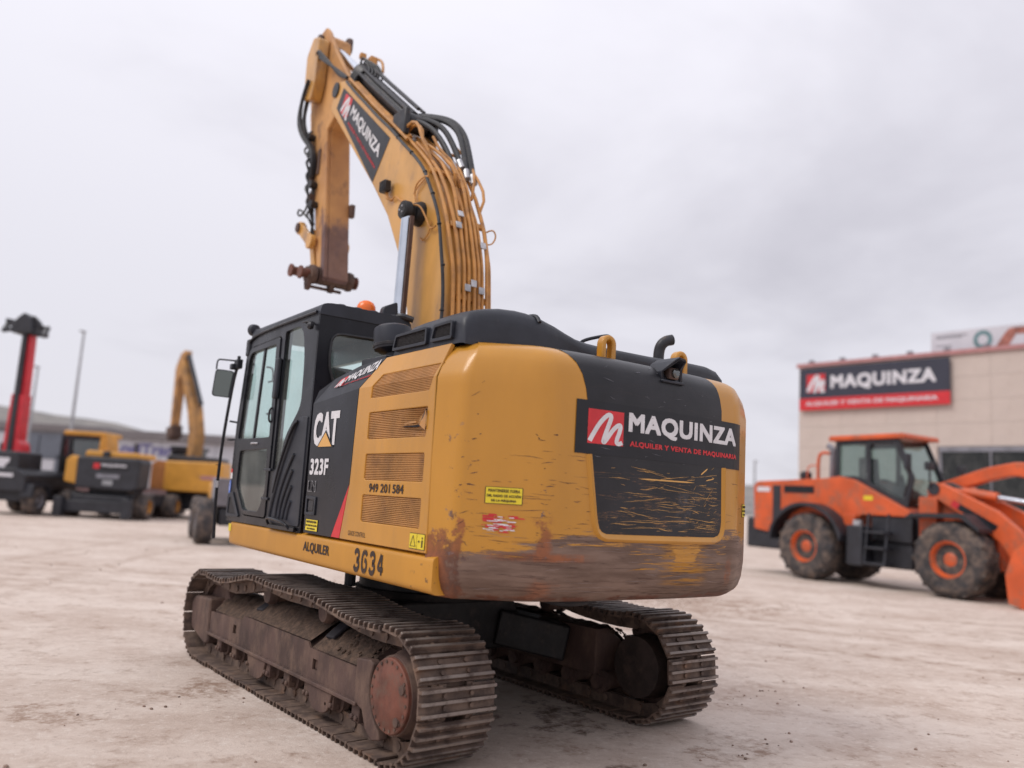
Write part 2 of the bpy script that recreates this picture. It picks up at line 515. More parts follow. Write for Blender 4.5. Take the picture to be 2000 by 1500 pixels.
class B:
    def __init__(s):
        s.bm = bmesh.new()

    def box(s, lo, hi, M=None):
        g = bmesh.ops.create_cube(s.bm, size=1)['verts']
        lo, hi = Vector(lo), Vector(hi)
        for v in g:
            v.co = Vector([(lo[i] + hi[i]) / 2 + v.co[i] * (hi[i] - lo[i]) for i in range(3)])
            if M:
                v.co = M @ v.co
        return s

    def bar(s, p0, p1, w, h, up=(0, 0, 1)):
        """rectangular bar between two points"""
        p0, p1 = Vector(p0), Vector(p1)
        d = (p1 - p0)
        f = d.normalized()
        side = f.cross(Vector(up)).normalized()
        u = side.cross(f)
        vs = [s.bm.verts.new(p + side * a * w / 2 + u * b * h / 2) for p in (p0, p1) for a, b in ((-1, -1), (1, -1), (1, 1), (-1, 1))]
        for f_ in ((0, 1, 2, 3), (7, 6, 5, 4), (0, 4, 5, 1), (1, 5, 6, 2), (2, 6, 7, 3), (3, 7, 4, 0)):
            s.bm.faces.new([vs[i] for i in f_])
        return s

    def cyl(s, p0, p1, r0, r1=None, n=20, cap=True):
        return s.tube([p0, p1], [r0, r0 if r1 is None else r1], n, cap, smooth=0)

    def tube(s, pts, r, n=8, cap=True, smooth=2):
        pts = [Vector(p) for p in pts]
        if smooth and len(pts) > 2:
            for _ in range(smooth):
                q = [pts[0]]
                for i in range(len(pts) - 1):
                    a, b = pts[i], pts[i + 1]
                    if i > 0:
                        q.append(a * .75 + b * .25)
                    if i < len(pts) - 2:
                        q.append(a * .25 + b * .75)
                q.append(pts[-1])
                pts = q
        rs = r if isinstance(r, (list, tuple)) else [r] * len(pts)
        if len(rs) != len(pts):
            rs = [rs[0]] * len(pts)
        rings = []
        nrm = None
        for i, p in enumerate(pts):
            t = (pts[min(i + 1, len(pts) - 1)] - pts[max(i - 1, 0)]).normalized()
            if nrm is None:
                nrm = t.orthogonal().normalized()
            nrm = (nrm - t * nrm.dot(t)).normalized()
            bn = t.cross(nrm)
            rings.append([s.bm.verts.new(p + (nrm * cos(2 * pi * k / n) + bn * sin(2 * pi * k / n)) * rs[i]) for k in range(n)])
        for a, b in zip(rings, rings[1:]):
            for k in range(n):
                s.bm.faces.new((a[k], a[(k + 1) % n], b[(k + 1) % n], b[k]))
        if cap:
            s.bm.faces.new(rings[0][::-1])
            s.bm.faces.new(rings[-1])
        return s

    def prism(s, poly, axis, a0, a1):
        """2D polygon in the other two axes (in x,y,z order) extruded along axis"""
        def P(u, v, w):
            return {0: (w, u, v), 1: (u, w, v), 2: (u, v, w)}[axis]
        A = [s.bm.verts.new(P(u, v, a0)) for u, v in poly]
        Bv = [s.bm.verts.new(P(u, v, a1)) for u, v in poly]
        n = len(poly)
        s.bm.faces.new(A)
        s.bm.faces.new(Bv[::-1])
        for i in range(n):
            s.bm.faces.new((A[i], Bv[i], Bv[(i + 1) % n], A[(i + 1) % n]))
        return s

    def holed(s, outer, holes, axis, a0, a1):
        """plate with openings, real thickness"""
        def P(u, v, w):
            return {0: (w, u, v), 1: (u, w, v), 2: (u, v, w)}[axis]
        t = bmesh.new()
        es = []
        for loop in [outer] + list(holes):
            vs = [t.verts.new(P(u, v, a0)) for u, v in loop]
            es += [t.edges.new((vs[i], vs[(i + 1) % len(vs)])) for i in range(len(vs))]
        bmesh.ops.triangle_fill(t, use_beauty=True, use_dissolve=False, edges=es)
        r = bmesh.ops.extrude_face_region(t, geom=t.faces[:])
        for v in r['geom']:
            if isinstance(v, bmesh.types.BMVert):
                v.co[axis] = a1
        me = bpy.data.meshes.new('tmp')
        t.to_mesh(me)
        t.free()
        s.bm.from_mesh(me)
        bpy.data.meshes.remove(me)
        return s

    def lathe(s, prof, p, axis, n=28):
        """profile of (distance along axis, radius)"""
        ax = Vector(axis).normalized()
        u = ax.orthogonal().normalized()
        w = ax.cross(u)
        p = Vector(p)
        rings = []
        for d, r in prof:
            rings.append([s.bm.verts.new(p + ax * d + (u * cos(2 * pi * k / n) + w * sin(2 * pi * k / n)) * max(r, 1e-4)) for k in range(n)])
        for a, b in zip(rings, rings[1:]):
            for k in range(n):
                s.bm.faces.new((a[k], a[(k + 1) % n], b[(k + 1) % n], b[k]))
        s.bm.faces.new(rings[0][::-1])
        s.bm.faces.new(rings[-1])
        return s

    def grid(s, f, nu, nv):
        vs = [[s.bm.verts.new(f(i / nu, j / nv)) for i in range(nu + 1)] for j in range(nv + 1)]
        for j in range(nv):
            for i in range(nu):
                s.bm.faces.new((vs[j][i], vs[j][i + 1], vs[j + 1][i + 1], vs[j + 1][i]))
        return s

    def mesh(s, name, mat, angle=35):
        bmesh.ops.recalc_face_normals(s.bm, faces=s.bm.faces[:])
        me = bpy.data.meshes.new(name)
        s.bm.to_mesh(me)
        s.bm.free()
        me.materials.append(MATS[mat])
        if angle:
            me.polygons.foreach_set('use_smooth', [True] * len(me.polygons))
            me.set_sharp_from_angle(angle=R(angle))
        return me

    def build(s, name, mat, parent=None, bevel=0, frame=None, angle=35, **kw):
        o = bpy.data.objects.new(name, s.mesh(name, mat, angle))
        COL.objects.link(o)
        if parent:
            o.parent = parent
        if frame:
            o.location, o.rotation_euler = frame
        if bevel:
            b = o.modifiers.new('edge', 'BEVEL')
            b.width = bevel
            b.segments = 2
            b.limit_method = 'ANGLE'
            b.angle_limit = R(40)
        for k, v in kw.items():
            o[k] = v
        return o


def thing(name, label, cat, loc=(0, 0, 0), rz=0, group=None):
    o = bpy.data.objects.new(name, None)
    COL.objects.link(o)
    o.location = loc
    o.rotation_euler = (0, 0, rz)
    o.empty_display_size = .2
    o['label'], o['category'] = label, cat
    if group:
        o['group'] = group
    return o


def tag(o, label=None, cat=None, group=None, kind=None):
    for k, v in (('label', label), ('category', cat), ('group', group), ('kind', kind)):
        if v:
            o[k] = v
    return o


_txt = {}


def glyphs(text, bold=0.0, space=1.0):
    """vertices scaled to the unit square, faces, and width/height ratio of the built-in face"""
    key = (text, bold, space)
    if key not in _txt:
        cu = bpy.data.curves.new('t', 'FONT')
        cu.body = text
        cu.offset = bold
        cu.space_character = space
        cu.space_line = .95
        cu.align_x = 'CENTER' if '\n' in text else 'LEFT'
        cu.resolution_u = 3
        cu.fill_mode = 'FRONT'
        ob = bpy.data.objects.new('t', cu)
        COL.objects.link(ob)
        bpy.context.view_layer.update()
        me = bpy.data.meshes.new_from_object(ob.evaluated_get(bpy.context.evaluated_depsgraph_get()))
        vs = [v.co.copy() for v in me.vertices]
        fs = [tuple(p.vertices) for p in me.polygons]
        bpy.data.objects.remove(ob)
        bpy.data.meshes.remove(me)
        x0, x1 = min(v.x for v in vs), max(v.x for v in vs)
        y0, y1 = min(v.y for v in vs), max(v.y for v in vs)
        _txt[key] = ([((v.x - x0) / (x1 - x0), (v.y - y0) / (y1 - y0)) for v in vs], fs, (x1 - x0) / (y1 - y0))
    return _txt[key]


def words(text, space):
    """the glyph mesh cut at the gaps between words"""
    vs, fs, asp = glyphs(text, 0.0, space)
    if ' ' not in text:
        return [(vs, fs)], asp
    par = list(range(len(vs)))

    def find(a):
        while par[a] != a:
            par[a] = par[par[a]]
            a = par[a]
        return a
    for f in fs:
        for q in f[1:]:
            par[find(q)] = find(f[0])
    ext = {}
    for k, (u, v) in enumerate(vs):
        r_ = find(k)
        a, c = ext.get(r_, (9, -9))
        ext[r_] = (min(a, u), max(c, u))
    order = sorted(ext, key=lambda r_: ext[r_])
    grp, right, k = {}, None, -1
    for r_ in order:
        if right is None or ext[r_][0] - right > .22 / asp:
            k += 1
            right = ext[r_][1]
        right = max(right, ext[r_][1])
        grp[r_] = k
    out = []
    for w in range(k + 1):
        ids = [q for q in range(len(vs)) if grp.get(find(q)) == w]
        mp = {q: n for n, q in enumerate(ids)}
        out.append(([vs[q] for q in ids], [tuple(mp[q] for q in f) for f in fs if f[0] in mp]))
    return out, asp


def lettering(text, fn, mat, parent=None, bold=.02, space=1.0, frame=None, name='lettering', **kw):
    """flat print; fn maps the unit square of the text to a point on the surface; boldness widens every stroke"""
    parts, asp = words(text, space)
    bx, by = bold / asp, bold
    sh = [(0, 0)] + ([(-1, -1), (1, -1), (1, 1), (-1, 1), (1, 0), (-1, 0)] if bold > .004 else [])
    e = 1e-3
    for vs, fs in parts:
        V_, F_ = [], []
        for k, (a, c) in enumerate(sh):
            n0 = len(V_)
            for u, v in vs:
                u2, v2 = (u + a * bx + bx) / (1 + 2 * bx), (v + c * by + by) / (1 + 2 * by)
                p = Vector(fn(u2, v2))
                nn = (Vector(fn(u2 + e, v2)) - p).cross(Vector(fn(u2, v2 + e)) - p)
                V_.append(p + nn.normalized() * (.00015 * k))
            F_ += [tuple(n0 + i for i in f) for f in fs]
        me = bpy.data.meshes.new(name)
        me.from_pydata(V_, [], F_)
        me.materials.append(MATS[mat])
        o = bpy.data.objects.new(name, me)
        COL.objects.link(o)
        if parent:
            o.parent = parent
        if frame:
            o.location, o.rotation_euler = frame
        for k, v in kw.items():
            o[k] = v


def sheet(fn, mat, parent=None, nu=1, nv=1, name='decal', frame=None, **kw):
    return B().grid(fn, nu, nv).build(name, mat, parent, frame=frame, angle=0, **kw)


def stroke(pts, w, fn, mat, parent=None, name='emblem', frame=None, n=8, taper=None):
    """pen stroke in the unit square as a flat ribbon"""
    P = [Vector(p) for p in pts]
    for _ in range(3):
        q = [P[0]]
        for i in range(len(P) - 1):
            q += [P[i] * .75 + P[i + 1] * .25, P[i] * .25 + P[i + 1] * .75]
        P = q + [P[-1]]
    L, Rr = [], []
    for i, p in enumerate(P):
        t = (P[min(i + 1, len(P) - 1)] - P[max(0, i - 1)]).normalized()
        nn = Vector((-t.y, t.x)) * w / 2
        L.append(p + nn)
        Rr.append(p - nn)
    vs = [fn(*a) for a in L] + [fn(*a) for a in Rr]
    k = len(P)
    fs = [(i, i + 1, k + i + 1, k + i) for i in range(k - 1)]
    me = bpy.data.meshes.new(name)
    me.from_pydata(vs, [], fs)
    me.materials.append(MATS[mat])
    o = bpy.data.objects.new(name, me)
    COL.objects.link(o)
    o.parent = parent
    if frame:
        o.location, o.rotation_euler = frame
    return o


M_STROKE = [(.03, .06), (.10, .22), (.30, .62), (.50, .86), (.60, .90), (.64, .80), (.52, .45), (.42, .10), (.44, .04), (.52, .16), (.70, .46), (.86, .62), (.93, .60), (.90, .40), (.80, .12), (.86, .03), (.99, .10)]


def quad(p00, p10, p11, p01, lift=Vector((0, 0, 0))):
    """bilinear map of the unit square onto four 3D corners"""
    a, b, c, d = [Vector(p) + lift for p in (p00, p10, p11, p01)]
    return lambda u, v: a * (1 - u) * (1 - v) + b * u * (1 - v) + c * u * v + d * (1 - u) * v


def rect(fn, u0, v0, u1, v1):
    return lambda u, v: fn(u0 + (u1 - u0) * u, v0 + (v1 - v0) * v)


# ------------------------------------------------------------------ the setting
g = B()
ring = [0, 6, 12, 25, 60, 150, 400, 1000, 2600]
vs = [[g.bm.verts.new((r * cos(2 * pi * k / 48), r * sin(2 * pi * k / 48), 0)) for k in range(48)] for r in ring[1:]]
c0 = g.bm.verts.new((0, 0, 0))
for k in range(48):
    g.bm.faces.new((c0, vs[0][k], vs[0][(k + 1) % 48]))
    for a, b in zip(vs, vs[1:]):
        g.bm.faces.new((a[k], b[k], b[(k + 1) % 48], a[(k + 1) % 48]))
tag(g.build('ground', 'pale_dusty_yard', angle=0), kind='structure')

CAMX, CAMY = -4.4403, -4.8553
FX, FY = -sin(-.6732), cos(-.6732)      # horizontal view direction
RX, RY = FY, -FX


def at(lat, dep, z=0.0):
    """plan position from metres to the right of and beyond the photographer"""
    return (CAMX + RX * lat + FX * dep, CAMY + RY * lat + FY * dep, z)


# hills: a ridge with real depth
def ridge(name, dep, prof, depth, seed):
    rnd = random.Random(seed)
    b = B()
    lats = [p[0] for p in prof]
    rows = []
    nseg = 90
    for i in range(nseg + 1):
        L = lats[0] + (lats[-1] - lats[0]) * i / nseg
        for (a, ha), (c, hc) in zip(prof, prof[1:]):
            if a <= L <= c:
                h = ha + (hc - ha) * (L - a) / (c - a)
        h += rnd.uniform(-1, 1) * .035 * h + 2.2 * sin(i * .7 + seed) * .4
        rows.append([b.bm.verts.new(at(L, dep - depth, -1)), b.bm.verts.new(at(L * .99, dep - depth * .6, h * .42)),
                     b.bm.verts.new(at(L, dep - depth * .2, h * .86)), b.bm.verts.new(at(L, dep, h)),
                     b.bm.verts.new(at(L, dep + depth, -1))])
    for a, c in zip(rows, rows[1:]):
        for k in range(4):
            b.bm.faces.new((a[k], c[k], c[k + 1], a[k + 1]))
    return tag(b.build(name, 'scrub_hillside', angle=60), kind='structure')


ridge('hills', 900, [(-1500, 95), (-700, 82), (-560, 70), (-470, 61), (-420, 59), (-385, 44), (-330, 39), (-200, 36), (0, 31), (200, 30), (420, 34), (700, 48), (1500, 60)], 260, 3)

# loose clods of dirt on the yard
b = B()
rnd = random.Random(11)


def clod(b, x, y, r, rnd):
    n0 = len(b.bm.verts)
    g = bmesh.ops.create_icosphere(b.bm, subdivisions=1, radius=r)['verts']
    for v in g:
        v.co = v.co * rnd.uniform(.65, 1.25)
        v.co.z = max(v.co.z * .75, -.3 * r)
        v.co += Vector((x, y, r * .25))


for i in range(260):
    x, y = rnd.uniform(-8, 16), rnd.uniform(-3.5, 22)
    clod(b, x, y, rnd.choice((.006, .008, .010, .013, .018)) * (1 + max(0, y) * .03), rnd)
for cx, cy, n, sp in ((8.6, 5.9, 150, .8), (10.0, 4.6, 60, .7), (3.0, .1, 22, .5), (-2.2, 2.1, 9, .25), (1.0, -.9, 14, .5), (2.2, -2.2, 10, .5)):
    for i in range(n):
        clod(b, cx + rnd.gauss(0, sp), cy + rnd.gauss(0, sp * .35), rnd.uniform(.004, .016), rnd)
tag(b.build('dirt_clods', 'clod_dirt', angle=0), kind='stuff')

# ------------------------------------------------------------------ the big excavator
YAW_U = -.0483
EX = thing('tracked_excavator', 'large yellow and black crawler excavator with raised folded boom in the middle of the yard', 'excavator', (0, 1.83, 0))
UC = ((0, -1.83, 0), (0, 0, 0))
UP = ((0, 0, 0), (0, 0, YAW_U))

# --- crawler tracks
tip = []
for k in range(25):
    a = R(-90 - 180 * k / 24)
    tip.append((.452 * cos(a), .452 + .452 * sin(a)))
tip += [(.25, .884), (.47, .882), (.75, .90), (.96, .925), (1.2, .955), (1.35, .965), (1.6, .96), (2.0, .955), (2.25, .97), (2.45, .98), (2.6, .965), (2.88, .914), (3.15, .872), (3.34, .864), (3.55, .884)]
for k in range(25):
    a = R(90 - 180 * k / 24)
    tip.append((3.75 + .445 * cos(a), .447 + .445 * sin(a)))
tip.append((0, 0))


def offset_path(P, d):
    out = []
    for i, p in enumerate(P):
        a, b = Vector(P[i - 1]), Vector(P[(i + 1) % len(P)])
        if (b - a).length < 1e-6:
            continue
        t = (b - a).normalized()
        out.append(Vector(p) - Vector((-t.y, t.x)) * d)
    return out


path = offset_path(tip[:-1], .036)
N_SHOE = 49


def resample(P, n):
    L = [0]
    Q = P + [P[0]]
    for a, b in zip(Q, Q[1:]):
        L.append(L[-1] + (b - a).length)
    out = []
    for k in range(n):
        s = (k + .35) * L[-1] / n
        for i in range(len(L) - 1):
            if L[i] <= s <= L[i + 1]:
                f = (s - L[i]) / max(1e-9, L[i + 1] - L[i])
                out.append(Q[i].lerp(Q[i + 1], f))
                break
    return out, L[-1] / n


pts, PITCH = resample(path, N_SHOE)

sb = B()
hp = PITCH * .47
sb.box((-.30, -hp, -.014), (-.115, hp, 0))
sb.box((.115, -hp, -.014), (.30, hp, 0))
sb.box((-.115, -hp, -.014), (.115, hp * .62, 0))
for k in (-1, 0, 1):
    yk = k * PITCH * .355
    sb.prism(rounded([(-.30, 0), (.30, 0), (.30, .036), (-.30, .036)], [0, 0, .02, .02], 3), 1, yk - .010, yk + .010)
for sx in (-1, 1):
    sb.box((sx * .105 - .024, -PITCH * .55, -.115), (sx * .105 + .024, PITCH * .50, -.014))
    for sy in (-1, 1):
        sb.cyl((sx * .105, sy * PITCH * .178, 0), (sx * .105, sy * PITCH * .178, .016), .017, n=6)
sb.cyl((-.14, PITCH * .47, -.068), (.14, PITCH * .47, -.068), .03, n=8)
shoe_me = sb.mesh('track_shoe', 'track_shoe_steel', 30)

sh_b = B().box((-.011, -.011, 0), (.011, .011, .02))
sh_b.bm.free()


def make_track(cx, side):
    """side -1: the near, left track; +1 the far one"""
    o = side                                             # outward direction in x
    fr = ((cx, -1.83, 0), (0, 0, 0))
    b = B()
    b.prism([(o * .20, .40), (o * .19, .525), (o * -.04, .68), (o * -.20, .68), (o * -.20, .28), (o * .17, .28)], 1, .52, 3.52)
    b.box((min(o * .10, o * -.2), 3.4, .32), (max(o * .10, o * -.2), 3.68, .60))
    tr = b.build('track', 'track_frame_steel', EX, bevel=.012, frame=fr)
    tr['label'] = 'near left crawler track with rust red drive cover' if side < 0 else 'shaded right crawler track seen from its inner side'
    jr = random.Random(31 + side)
    for k, p in enumerate(pts):
        q = pts[(k + 1) % N_SHOE]
        r_ = pts[k - 1]
        t = (q - r_)
        s = bpy.data.objects.new('track_shoe', shoe_me)
        COL.objects.link(s)
        s.parent = tr
        s.location = (jr.gauss(0, .003), p.x, p.y)
        s.rotation_euler = (math.atan2(t.y, t.x) + jr.gauss(0, .012), 0, jr.gauss(0, .005))
    # outer side plate, openings cut through
    hs = [[(y, z) for y, z in ((a, .385), (a, .465), (a + .085, .465), (a + .085, .385))] for a in (1.15, 2.86)]
    B().holed([(.50, .30), (.50, .53), (1.30, .535), (1.34, .575), (2.70, .575), (2.74, .535), (3.56, .50), (3.56, .30)], hs, 0, o * .205, o * .222).build('side_plate', 'track_frame_steel', tr)
    B().box((min(o * .17, o * .25), .47, .278), (max(o * .17, o * .25), 3.58, .306)).build('lower_flange', 'track_frame_steel', tr, bevel=.006)
    # raised middle of the frame, with packed dirt on the slopes
    sl = B()
    for (ya, yb, zo, zi) in ((.52, 1.30, .537, .69), (1.34, 2.70, .580, .72), (2.74, 3.50, .520, .675)):
        nn = 14
        rnd = random.Random(int(ya * 100) + int(cx * 10))
        rows = []
        for i in range(nn + 1):
            y = ya + (yb - ya) * i / nn
            rows.append([sl.bm.verts.new((o * .205, y, zo)), sl.bm.verts.new((o * .12, y, zo + (zi - zo) * .35 + rnd.uniform(0, .035))),
                         sl.bm.verts.new((o * .03, y, zo + (zi - zo) * .75 + rnd.uniform(0, .04))), sl.bm.verts.new((o * -.06, y, zi + rnd.uniform(0, .03))),
                         sl.bm.verts.new((o * -.20, y, zi))])
        for a, c in zip(rows, rows[1:]):
            for k in range(4):
                sl.bm.faces.new((a[k], c[k], c[k + 1], a[k + 1]))
    sl.build('packed_soil', 'packed_dirt', tr, angle=70, kind='stuff')
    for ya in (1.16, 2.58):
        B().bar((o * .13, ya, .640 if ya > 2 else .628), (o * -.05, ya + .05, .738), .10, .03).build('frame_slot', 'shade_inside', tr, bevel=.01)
    B().prism(rounded([(3.60, .62), (4.05, .60), (4.14, .52), (4.08, .27), (3.66, .165), (3.56, .19), (3.58, .33)], .04), 0, o * .235, o * .02).build('idler_guard', 'track_frame_steel', tr, bevel=.02)
    B().lathe([(-.08, .20), (-.08, .33), (-.05, .345), (.05, .345), (.08, .33), (.08, .20)], (0, 3.75, .447), (1, 0, 0)).build('idler', 'track_frame_steel', tr)
    for y in (1.32, 2.45):
        B().lathe([(-.13, .05), (-.13, .075), (-.10, .09), (-.06, .09), (-.05, .07), (.05, .07), (.06, .09), (.10, .09), (.13, .075), (.14, .05)], (0, y, .80), (1, 0, 0), 18).build('carrier_roller', 'track_frame_steel', tr)
    rollers = None
    for k in range(8):
        y = .52 + k * .395
        r_o = bpy.data.objects.new('track_roller', rollers) if rollers else B().lathe([(-.19, .03), (-.19, .06), (-.15, .065), (-.145, .10), (-.10, .105), (-.09, .085), (.09, .085), (.10, .105), (.145, .10), (.15, .065), (.19, .06), (.19, .03)], (0, 0, 0), (1, 0, 0), 18).build('track_roller', 'track_frame_steel', tr)
        if rollers:
            COL.objects.link(r_o)
            r_o.parent = tr
        rollers = r_o.data
        r_o.location = (0, y, .222)
        B().box((min(o * .15, o * .215), y - .055, .155), (max(o * .15, o * .215), y + .055, .285)).cyl((o * .20, y - .03, .19), (o * .235, y - .03, .19), .022, n=8).cyl((o * .20, y + .03, .19), (o * .235, y + .03, .19), .022, n=8).build('roller_bracket', 'track_frame_steel', tr, bevel=.012)
    for y in (1.05, 2.30):
        B().prism(rounded([(y - .20, .285), (y - .14, .14), (y - .05, .105), (y + .08, .105), (y + .16, .15), (y + .22, .285)], .03), 0, o * .215, o * .235).build('track_guide_guard', 'track_frame_steel', tr, bevel=.006)
    # sprocket and final drive
    teeth = []
    for k in range(23 * 4):
        a = 2 * pi * k / 92
        teeth.append((.0 + (.355 if k % 4 in (0, 1) else .305) * cos(a), .452 + (.355 if k % 4 in (0, 1) else .305) * sin(a)))
    B().prism(teeth, 0, -.04, .04).build('sprocket', 'track_frame_steel', tr)
    B().lathe([(-.26, .10), (-.24, .25), (.02, .27), (.06, .285), (.14, .285), (.17, .262), (.235, .258), (.24, .255)], (0, 0, .452), (o, 0, 0), 40).build('final_drive', 'track_frame_steel' if side < 0 else 'shaded_drive_steel', tr)
    hub = B().lathe([(.236, .245), (.262, .243), (.268, .236), (.268, .20), (.276, .188), (.282, .10), (.283, .0)], (0, 0, .452), (o, 0, 0), 48).build('drive_cover', 'hub_red', tr)
    hb = B()
    for k in range(20):
        a = 2 * pi * (k + .3) / 20
        hb.cyl((o * .262, .218 * cos(a), .452 + .218 * sin(a)), (o * .274, .218 * cos(a), .452 + .218 * sin(a)), .0115, n=6)
    for a in (2.75, 3.95):
        hb.lathe([(.268, .032), (.284, .030), (.284, .012)], (0, .19 * cos(a), .452 + .19 * sin(a)), (o, 0, 0), 14)
    hb.build('cover_bolt', 'track_frame_steel', tr, kind='stuff')
    # bracket hugging the drive
    br = []
    for k in range(9):
        a = R(62 + 128 * k / 8)
        br.append((.325 * -sin(a) * -1, .452 + .325 * cos(a)))
    poly = [(.33, .62), (.29, .60)] + [(.315 * cos(R(a)), .452 + .315 * sin(R(a))) for a in range(24, -70, -12)] + [(.13, .13), (.24, .10), (.34, .16), (.40, .27), (.52, .30), (.52, .60)]
    B().prism(poly, 0, o * .16, o * .235).build('drive_bracket', 'track_frame_steel', tr, bevel=.01)
    m = B()
    rnd = random.Random(5)
    for i in range(70):
        clod(m, o * rnd.uniform(-.05, .17), rnd.uniform(.42, .95), rnd.uniform(.008, .022), rnd)
    for v in m.bm.verts:
        v.co.z += .56 + (.20 - abs(v.co.x)) * .6
    m.build('soil_crumbs', 'packed_dirt', tr, angle=0, kind='stuff')
    return tr


make_track(-1.19, -1)
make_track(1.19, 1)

# --- middle of the undercarriage
b = B()
b.prism(rounded([(-.62, .42), (.62, .42), (.72, .60), (.62, .86), (-.62, .86), (-.72, .60)], .05), 1, 1.25, 2.40)
for sx in (-1, 1):
    for y0, y1 in ((1.35, .95), (2.30, 2.75)):
        b.bar((sx * .50, y0, .62), (sx * 1.02, y1, .50), .34, .32)
b.build('carbody', 'black_grease', EX, bevel=.02, frame=UC)
B().lathe([(0, .50), (0, .66), (.06, .68), (.07, .64), (.15, .64), (.16, .70), (.22, .70)], (0, 0, .86), (0, 0, 1), 44).build('swing_bearing', 'black_grease', EX, frame=((0, 0, 0), (0, 0, 0)))

# --- upper deck
XL, XR, XC = -1.4, 1.56, .08
b = B()
b.box((XL + .10, -2.35, 1.20), (XR - .1, 1.60, 1.40))
b.box((-.42, -1.9, 1.05), (.45, 1.3, 1.24))
b.box((-1.0, -1.7, 1.10), (-.5, -.6, 1.2))
b.build('upper_deck', 'black_grease', EX, frame=UP, bevel=.02)
B().cyl((-.78, .05, .93), (-.78, .05, 1.2), .05, n=10).box((-.9, -.1, 1.08), (-.6, .2, 1.2)).build('drain_pipe', 'rubber_hose', EX, frame=UP)
b = B()
b.tube([(-.3, -1.9, 1.12), (-.2, -2.2, 1.06), (.1, -2.25, 1.08), (.4, -2.0, 1.12)], .03)
b.build('swivel_hose', 'rubber_hose', EX, frame=UP)

# side skirts: rolled lower edge and rounded front
prof = rounded([(0, 1.165), (-.0, 1.39), (.05, 1.41), (.16, 1.41), (.16, 1.165)], [.05, .03, 0, 0, .03])
for name, x0, sg in (('side_skirt', XL, 1), ('side_skirt', XR, -1)):
    b = B()
    n = 26
    rows = []
    for i in range(n + 1):
        y = -2.40 + i / n * 4.22
        row = []
        for (dx, z) in prof:
            if y > 1.60:
                t = (y - 1.60) / .22
                z = max(z, 1.165 + .11 * t * t)
                dx = dx + .05 * t * t * (1 if dx < .1 else 0)
            row.append(b.bm.verts.new((x0 + sg * dx, y, z)))
        rows.append(row)
    for a, c in zip(rows, rows[1:]):
        k = len(a)
        for j in range(k):
            b.bm.faces.new((a[j], c[j], c[(j + 1) % k], a[(j + 1) % k]))
    b.bm.faces.new(rows[0])
    b.bm.faces.new(rows[-1][::-1])
    sk = b.build(name, 'chipped_skirt_paint', EX, frame=UP)
    if sg > 0:
        skirt = sk


def left(y0, z0, y1, z1, lift=.003, x=XL, shear=0.0, top=None):
    """unit square on the left flank, text running towards the rear"""
    return lambda u, v: Vector((x - lift, y0 + (y1 - y0) * u + shear * v, z0 + (z1 - z0) * v))


lettering('ALQUILER', left(-.31, 1.255, -.83, 1.345), 'print_dark', skirt, .035, 1.05)
for ch, y in zip('3634', (-1.28, -1.405, -1.53, -1.655)):
    # stencil numerals: broken strokes with a narrow bridge
    f = left(y, 1.215, y - .088, 1.355)
    W = .26
    segs = {'3': [[(.12, .80), (.25, .97), (.70, 1.0), (.92, .80), (.80, .58), (.50, .53)], [(.50, .47), (.85, .44), (.98, .22), (.75, .02), (.28, .0), (.06, .20)]],
            '6': [[(.46, 1.0), (.16, .85), (.08, .50), (.14, .14), (.46, .0)], [(.54, 1.0), (.85, .93), (.92, .80)], [(.54, .0), (.88, .10), (.94, .32), (.82, .54), (.54, .58)]],
            '4': [[(.60, 1.0), (.32, .62), (.05, .28), (.98, .28)], [(.72, 1.0), (.72, .36)], [(.72, .22), (.72, .0)]]}[ch]
    for k, sgm in enumerate(segs):
        stroke(sgm, W if k < 2 else W * .95, f, 'print_dark', skirt, 'numeral')
sheet(left(1.70, 1.30, 1.62, 1.375, .002), 'sticker_yellow', skirt, name='sticker')

# --- engine housing and left flank doors
b = B()
b.box((XL + .05, -2.27, 1.405), (XR - .05, -.28, 2.50))
b.box((XL + .18, -2.27, 2.50), (XR - .18, -1.2, 2.765))
b.box((.35, -.9, 1.405), (XR - .02, 1.5, 2.35))
b.build('engine_housing', 'yellow_paint', EX, frame=UP, bevel=.03)

BEND, TOPZ = 2.57, 2.80
XT = XL + .085           # x of the top edge of the sloping shoulder


def flank(y, z, lift=0.0):
    """a point of the left flank: upright to the bend, then leaning in"""
    if z <= BEND:
        return Vector((XL - lift, y, z))
    return Vector((XL - lift * .93 + (z - BEND) / (TOPZ - BEND) * (XT - XL), y, z + lift * .3))


def flank_panel(pieces, holes, name, mat):
    """pieces: polygons (y, z) wholly below or above the bend, holes per piece; plate 3 cm thick"""
    b = B()
    for poly, hs in zip(pieces, holes):
        t = bmesh.new()
        es = []
        for loop in [poly] + hs:
            vs = [t.verts.new(flank(*p)) for p in loop]
            es += [t.edges.new((vs[i], vs[(i + 1) % len(vs)])) for i in range(len(vs))]
        bmesh.ops.triangle_fill(t, use_beauty=True, use_dissolve=False, edges=es)
        me = bpy.data.meshes.new('tmp')
        t.to_mesh(me)
        t.free()
        b.bm.from_mesh(me)
        bpy.data.meshes.remove(me)
    bmesh.ops.remove_doubles(b.bm, verts=b.bm.verts[:], dist=1e-4)
    bmesh.ops.recalc_face_normals(b.bm, faces=b.bm.faces[:])
    if sum((f.normal.x * f.calc_area() for f in b.bm.faces)) > 0:
        bmesh.ops.reverse_faces(b.bm, faces=b.bm.faces[:])
    me = bpy.data.meshes.new(name)
    b.bm.to_mesh(me)
    b.bm.free()
    me.materials.append(MATS[mat])
    o = bpy.data.objects.new(name, me)
    COL.objects.link(o)
    o.parent = EX
    o.location, o.rotation_euler = UP
    sm = o.modifiers.new('thickness', 'SOLIDIFY')
    sm.thickness = .03
    sm.offset = -1
    return o


